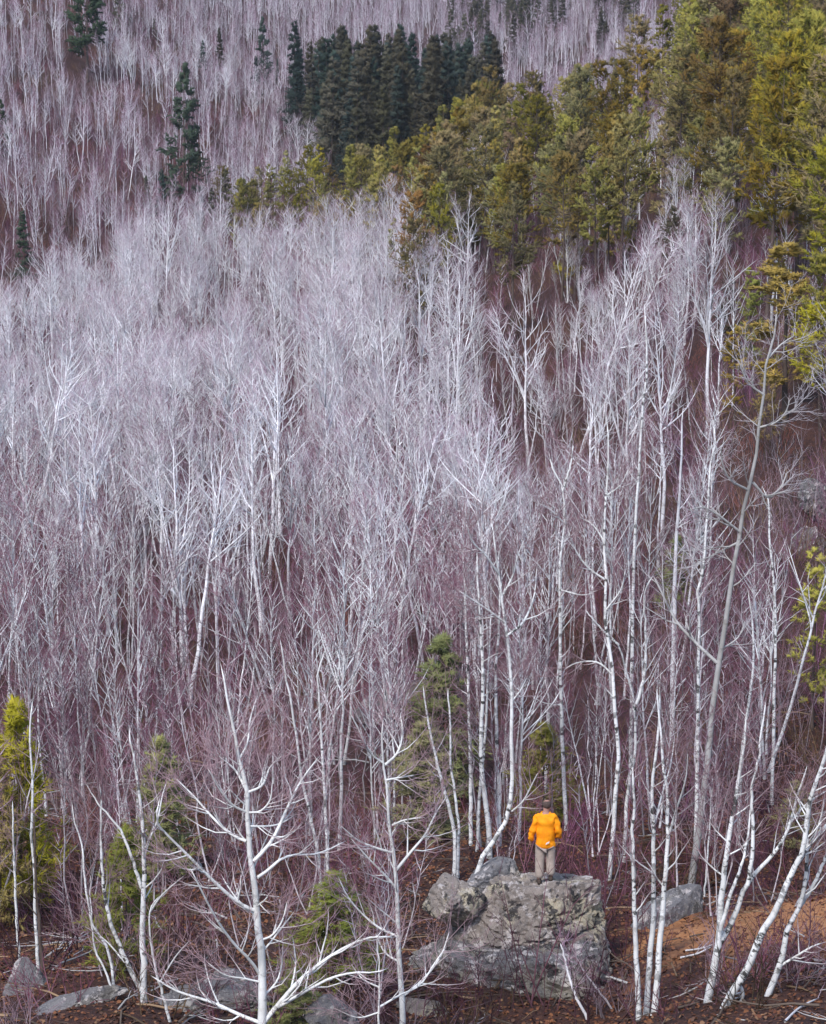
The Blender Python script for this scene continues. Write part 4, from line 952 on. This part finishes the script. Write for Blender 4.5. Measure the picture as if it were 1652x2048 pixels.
# ------------------------------------------------------------------ the person
def plain(name, col, rough=.8, n=0, ns=20, col2=None):
    m, nt, b = mat(name); q = NT(nt); b.inputs['Roughness'].default_value = rough
    f = q.noise(q.pos(), ns, 4)
    q.l(q.mix(q.map(f, .3, .7), col, col2 or tuple(c * .75 for c in col)), b.inputs['Base Color'])
    if n: q.bump(f, n, .02, b)
    return m
M['skin'] = plain('skin', (.42, .23, .18)); M['hair'] = plain('hair', (.06, .04, .035), ns=60, col2=(.12, .09, .08))
M['jacket'] = plain('orange_jacket', (.95, .34, .008), .7, .5, 9, (.85, .26, .006)); M['trousers'] = plain('khaki_trousers', (.44, .36, .31), .9, .6, 10)
M['boot'] = plain('boots', (.07, .05, .04)); M['white'] = plain('white_cloth', (.8, .78, .76))
def skinned(name, verts, edges, radii, material, parent, root=0, sub=2):
    me = bpy.data.meshes.new(name); me.from_pydata(verts, edges, []); me.materials.append(material)
    o = obj(name, me, parent)
    k = o.modifiers.new('skin', 'SKIN'); k.use_smooth_shade = True
    for i, r in enumerate(radii):
        sv_ = me.skin_vertices[0].data[i]; sv_.radius = r if isinstance(r, tuple) else (r, r); sv_.use_root = (i == root)
    o.modifiers.new('round', 'SUBSURF').levels = sub; o.modifiers['round'].render_levels = sub
    return o
def build_person():
    dg = bpy.context.evaluated_depsgraph_get()
    px0 = at(1090, 1768, RD); x0, y0 = px0[0], px0[1]
    def top(x, y):
        best = -1e9
        for r in (main_rock, low_rock):
            bv = BVHTree.FromObject(r, dg); mi = r.matrix_world.inverted()
            h = bv.ray_cast(mi @ Vector((x, y, CAMZ + 5)), mi.to_3x3() @ Vector((0, 0, -1)))
            if h[0] is not None: best = max(best, (r.matrix_world @ h[0]).z)
        return best
    zs = [top(x0 - .13, y0), top(x0 + .13, y0)]
    z0 = min(zs)
    print('PERSON feet', project((x0, y0, z0)), zs)
    R = tag(empty('person', (x0, y0, z0)), 'person in an orange jacket and khaki trousers standing on the big boulder, seen from behind', 'person')
    lz, rz = zs[0] - z0, zs[1] - z0
    # body: x right in the picture, y away from the camera (the way the person faces); slight turn of the head to the right
    V = [(0, 0, .95), (0, .0, 1.15), (0, -.01, 1.32), (0, -.02, 1.46), (.005, .005, 1.53), (.02, .03, 1.625), (.025, .035, 1.71), (.025, .03, 1.79)]
    E_ = [(i, i + 1) for i in range(7)]; Rr = [(.15, .11), (.145, .105), (.165, .11), (.10, .08), (.055, .058), (.074, .088), (.086, .105), (.064, .076)]
    def add(chain, start, rad):
        prev = start
        for c, r in zip(chain, rad):
            V.append(c); Rr.append(r); E_.append((prev, len(V) - 1)); prev = len(V) - 1
        return prev
    lw = add([(-.19, -.01, 1.42), (-.26, -.02, 1.16), (-.315, .03, .92)], 3, [.06, .048, .034])
    rw = add([(.19, -.01, 1.42), (.262, -.04, 1.17), (.262, .06, .95)], 3, [.06, .048, .034])
    add([(-.10, 0, .86), (-.125, .0, .48 + lz * .5), (-.135, -.02, .09 + lz)], 0, [.085, .06, .042])
    add([(.10, 0, .86), (.12, .01, .48 + rz * .5), (.13, -.02, .09 + rz)], 0, [.085, .06, .042])
    # hands: palm, four fingers and a thumb
    for w, sx, pt in ((lw, -1, np.array([-.315, .03, .92])), (rw, 1, np.array([.262, .06, .95]))):
        dn = unit(np.array([sx * -.02, .12, -.35]))
        palm = pt + dn * .06
        pi = add([tuple(palm)], w, [(.03, .018)])
        for f, (oy, ln) in enumerate(((-.028, .062), (-.010, .075), (.010, .072), (.028, .056))):
            a = palm + dn * .04 + np.array([0, oy, 0]); m1 = a + dn * ln * .5; m2 = m1 + unit(dn + np.array([-sx * .7, 0, 0])) * ln * .5
            add([tuple(a), tuple(m1), tuple(m2)], pi, [.0095, .009, .008])
        a = pt + dn * .03 + np.array([0, .035, 0]); add([tuple(a), tuple(a + np.array([-sx * .01, .03, -.03])), tuple(a + np.array([-sx * .02, .04, -.06]))], pi, [.011, .010, .009])
    body = skinned('body', V, E_, Rr, M['skin'], R)
    # face and ears
    fm = bmesh.new()
    for sx in (-1, 1):
        g = bmesh.ops.create_uvsphere(fm, u_segments=10, v_segments=8, radius=1)
        for v in g['verts']: v.co = Vector((v.co.x * .012 + sx * .082 + .025, v.co.y * .022 + .02, v.co.z * .033 + 1.705))
    g = bmesh.ops.create_uvsphere(fm, u_segments=10, v_segments=8, radius=1)
    for v in g['verts']: v.co = Vector((v.co.x * .016 + .03, v.co.y * .025 + .135, v.co.z * .03 + 1.695))
    for f in fm.faces: f.smooth = True
    me = bpy.data.meshes.new('ears_and_nose'); fm.to_mesh(me); fm.free(); me.materials.append(M['skin']); obj('ears_and_nose', me, R)
    # close-cropped hair round the back and sides, bald on top
    hm = bmesh.new(); bmesh.ops.create_uvsphere(hm, u_segments=28, v_segments=20, radius=1)
    bmesh.ops.delete(hm, geom=[f for f in hm.faces if f.calc_center_median().y > .55 or f.calc_center_median().z > .42 - .15 * f.calc_center_median().y or f.calc_center_median().z < -.72], context='FACES')
    for v in hm.verts:
        d = v.co.copy(); k = 1 + .03 * mnoise.noise(d * 6); v.co = Vector((d.x * .098 * k + .025, d.y * .118 * k + .03, d.z * .122 * k + 1.715))
    for f in hm.faces: f.smooth = True
    me = bpy.data.meshes.new('hair'); hm.to_mesh(me); hm.free(); me.materials.append(M['hair']); ho = obj('hair', me, R); so_ = ho.modifiers.new('thick', 'SOLIDIFY'); so_.thickness = .008
    # jacket: trunk, sleeves, folded collar
    V2 = [(0, -.005, .74), (0, -.01, .90), (0, -.01, 1.10), (0, -.015, 1.30), (0, -.02, 1.43), (0, -.015, 1.50),
          (-.165, -.015, 1.425), (-.225, -.02, 1.30), (-.268, -.025, 1.14), (-.30, .01, 1.00), (-.318, .03, .93),
          (.165, -.015, 1.425), (.228, -.025, 1.30), (.262, -.045, 1.15), (.27, .015, 1.02), (.265, .05, .965)]
    E2 = [(0, 1), (1, 2), (2, 3), (3, 4), (4, 5), (4, 6), (6, 7), (7, 8), (8, 9), (9, 10), (4, 11), (11, 12), (12, 13), (13, 14), (14, 15)]
    R2 = [(.235, .165), (.228, .16), (.215, .15), (.215, .15), (.14, .115), (.085, .08), .095, .09, .074, .066, .058, .088, .085, .074, .066, .058]
    jk = skinned('jacket', V2, E2, R2, M['jacket'], R)
    tx = bpy.data.textures.new('folds', 'CLOUDS'); tx.noise_scale = .11
    dm = jk.modifiers.new('folds', 'DISPLACE'); dm.texture = tx; dm.strength = .10; dm.mid_level = .5
    cm = bmesh.new()                                     # stand-up collar, open in a V
    ring = []
    for i in range(20):
        a = i / 20 * 2 * math.pi; back = max(0, -math.sin(a))
        x = math.cos(a) * .105; y = math.sin(a) * .09 - .005
        ring.append((cm.verts.new((x * 1.15, y * 1.15, 1.455 + .01 * math.cos(2 * a))), cm.verts.new((x * .95, y * .95, 1.535 - .045 * back ** 3 + .012 * abs(math.cos(a))))))
    for i in range(20):
        a, b_ = ring[i], ring[(i + 1) % 20]; cm.faces.new((a[0], b_[0], b_[1], a[1])).smooth = True
    me = bpy.data.meshes.new('collar'); cm.to_mesh(me); cm.free(); me.materials.append(M['jacket']); co = obj('collar', me, jk); s_ = co.modifiers.new('thick', 'SOLIDIFY'); s_.thickness = .014
    pm_ = bmesh.new(); bmesh.ops.create_cube(pm_, size=1)
    for v in pm_.verts: v.co = Vector((v.co.x * .075 + (.012 if v.co.z > 0 else -.012), v.co.y * .012, v.co.z * .03))
    bmesh.ops.bevel(pm_, geom=pm_.edges[:], offset=.004, segments=1)
    me = bpy.data.meshes.new('white_patch'); pm_.to_mesh(me); pm_.free(); me.materials.append(M['white']); wp = obj('white_patch', me, jk); wp.location = (.035, -.185, .93); wp.rotation_euler = (0, -.45, 0)
    # trousers
    V3 = [(0, 0, .93), (-.10, 0, .80), (-.112, .005, .48 + lz * .5), (-.12, -.015, .10 + lz), (.10, 0, .80), (.11, .012, .48 + rz * .5), (.118, -.015, .10 + rz)]
    skinned('trousers', V3, [(0, 1), (1, 2), (2, 3), (0, 4), (4, 5), (5, 6)], [(.185, .14), (.125, .125), .105, .098, (.125, .125), .105, .098], M['trousers'], R)
    for sx, hz in ((-1, lz), (1, rz)):
        bm = bmesh.new(); bmesh.ops.create_uvsphere(bm, u_segments=14, v_segments=10, radius=1)
        for v in bm.verts: v.co = Vector((v.co.x * .052 + sx * .12, v.co.y * .14 + .05, max(v.co.z, -.45) * .085 + .04 + hz))
        for f in bm.faces: f.smooth = True
        me = bpy.data.meshes.new('boot'); bm.to_mesh(me); bm.free(); me.materials.append(M['boot']); obj('boot', me, R)
bpy.context.view_layer.update()
build_person()
# ------------------------------------------------------------------ air
hz = bpy.data.materials.new('air'); hz.use_nodes = True; hn = hz.node_tree; hn.nodes.remove(hn.nodes['Principled BSDF'])
pv = hn.nodes.new('ShaderNodeVolumePrincipled'); pv.inputs['Color'].default_value = (.86, .9, 1, 1); pv.inputs['Density'].default_value = HAZE; pv.inputs['Anisotropy'].default_value = 0.0
hn.links.new(pv.outputs[0], hn.nodes['Material Output'].inputs['Volume'])
bm = bmesh.new(); bmesh.ops.create_cube(bm, size=1)
for v in bm.verts: v.co = Vector((v.co.x * 3000, v.co.y * 3000, -4.0 if v.co.z < 0 else 190.0))
me = bpy.data.meshes.new('haze'); bm.to_mesh(me); bm.free(); me.materials.append(hz)
tag(obj('haze', me), 'thin pale blue air over the valley', 'haze', kind='stuff')
give_labels()
print('COUNTS', cnt, 'stuff trees', len(STUFF['far']), 'pines', npine, 'brush', len(items))
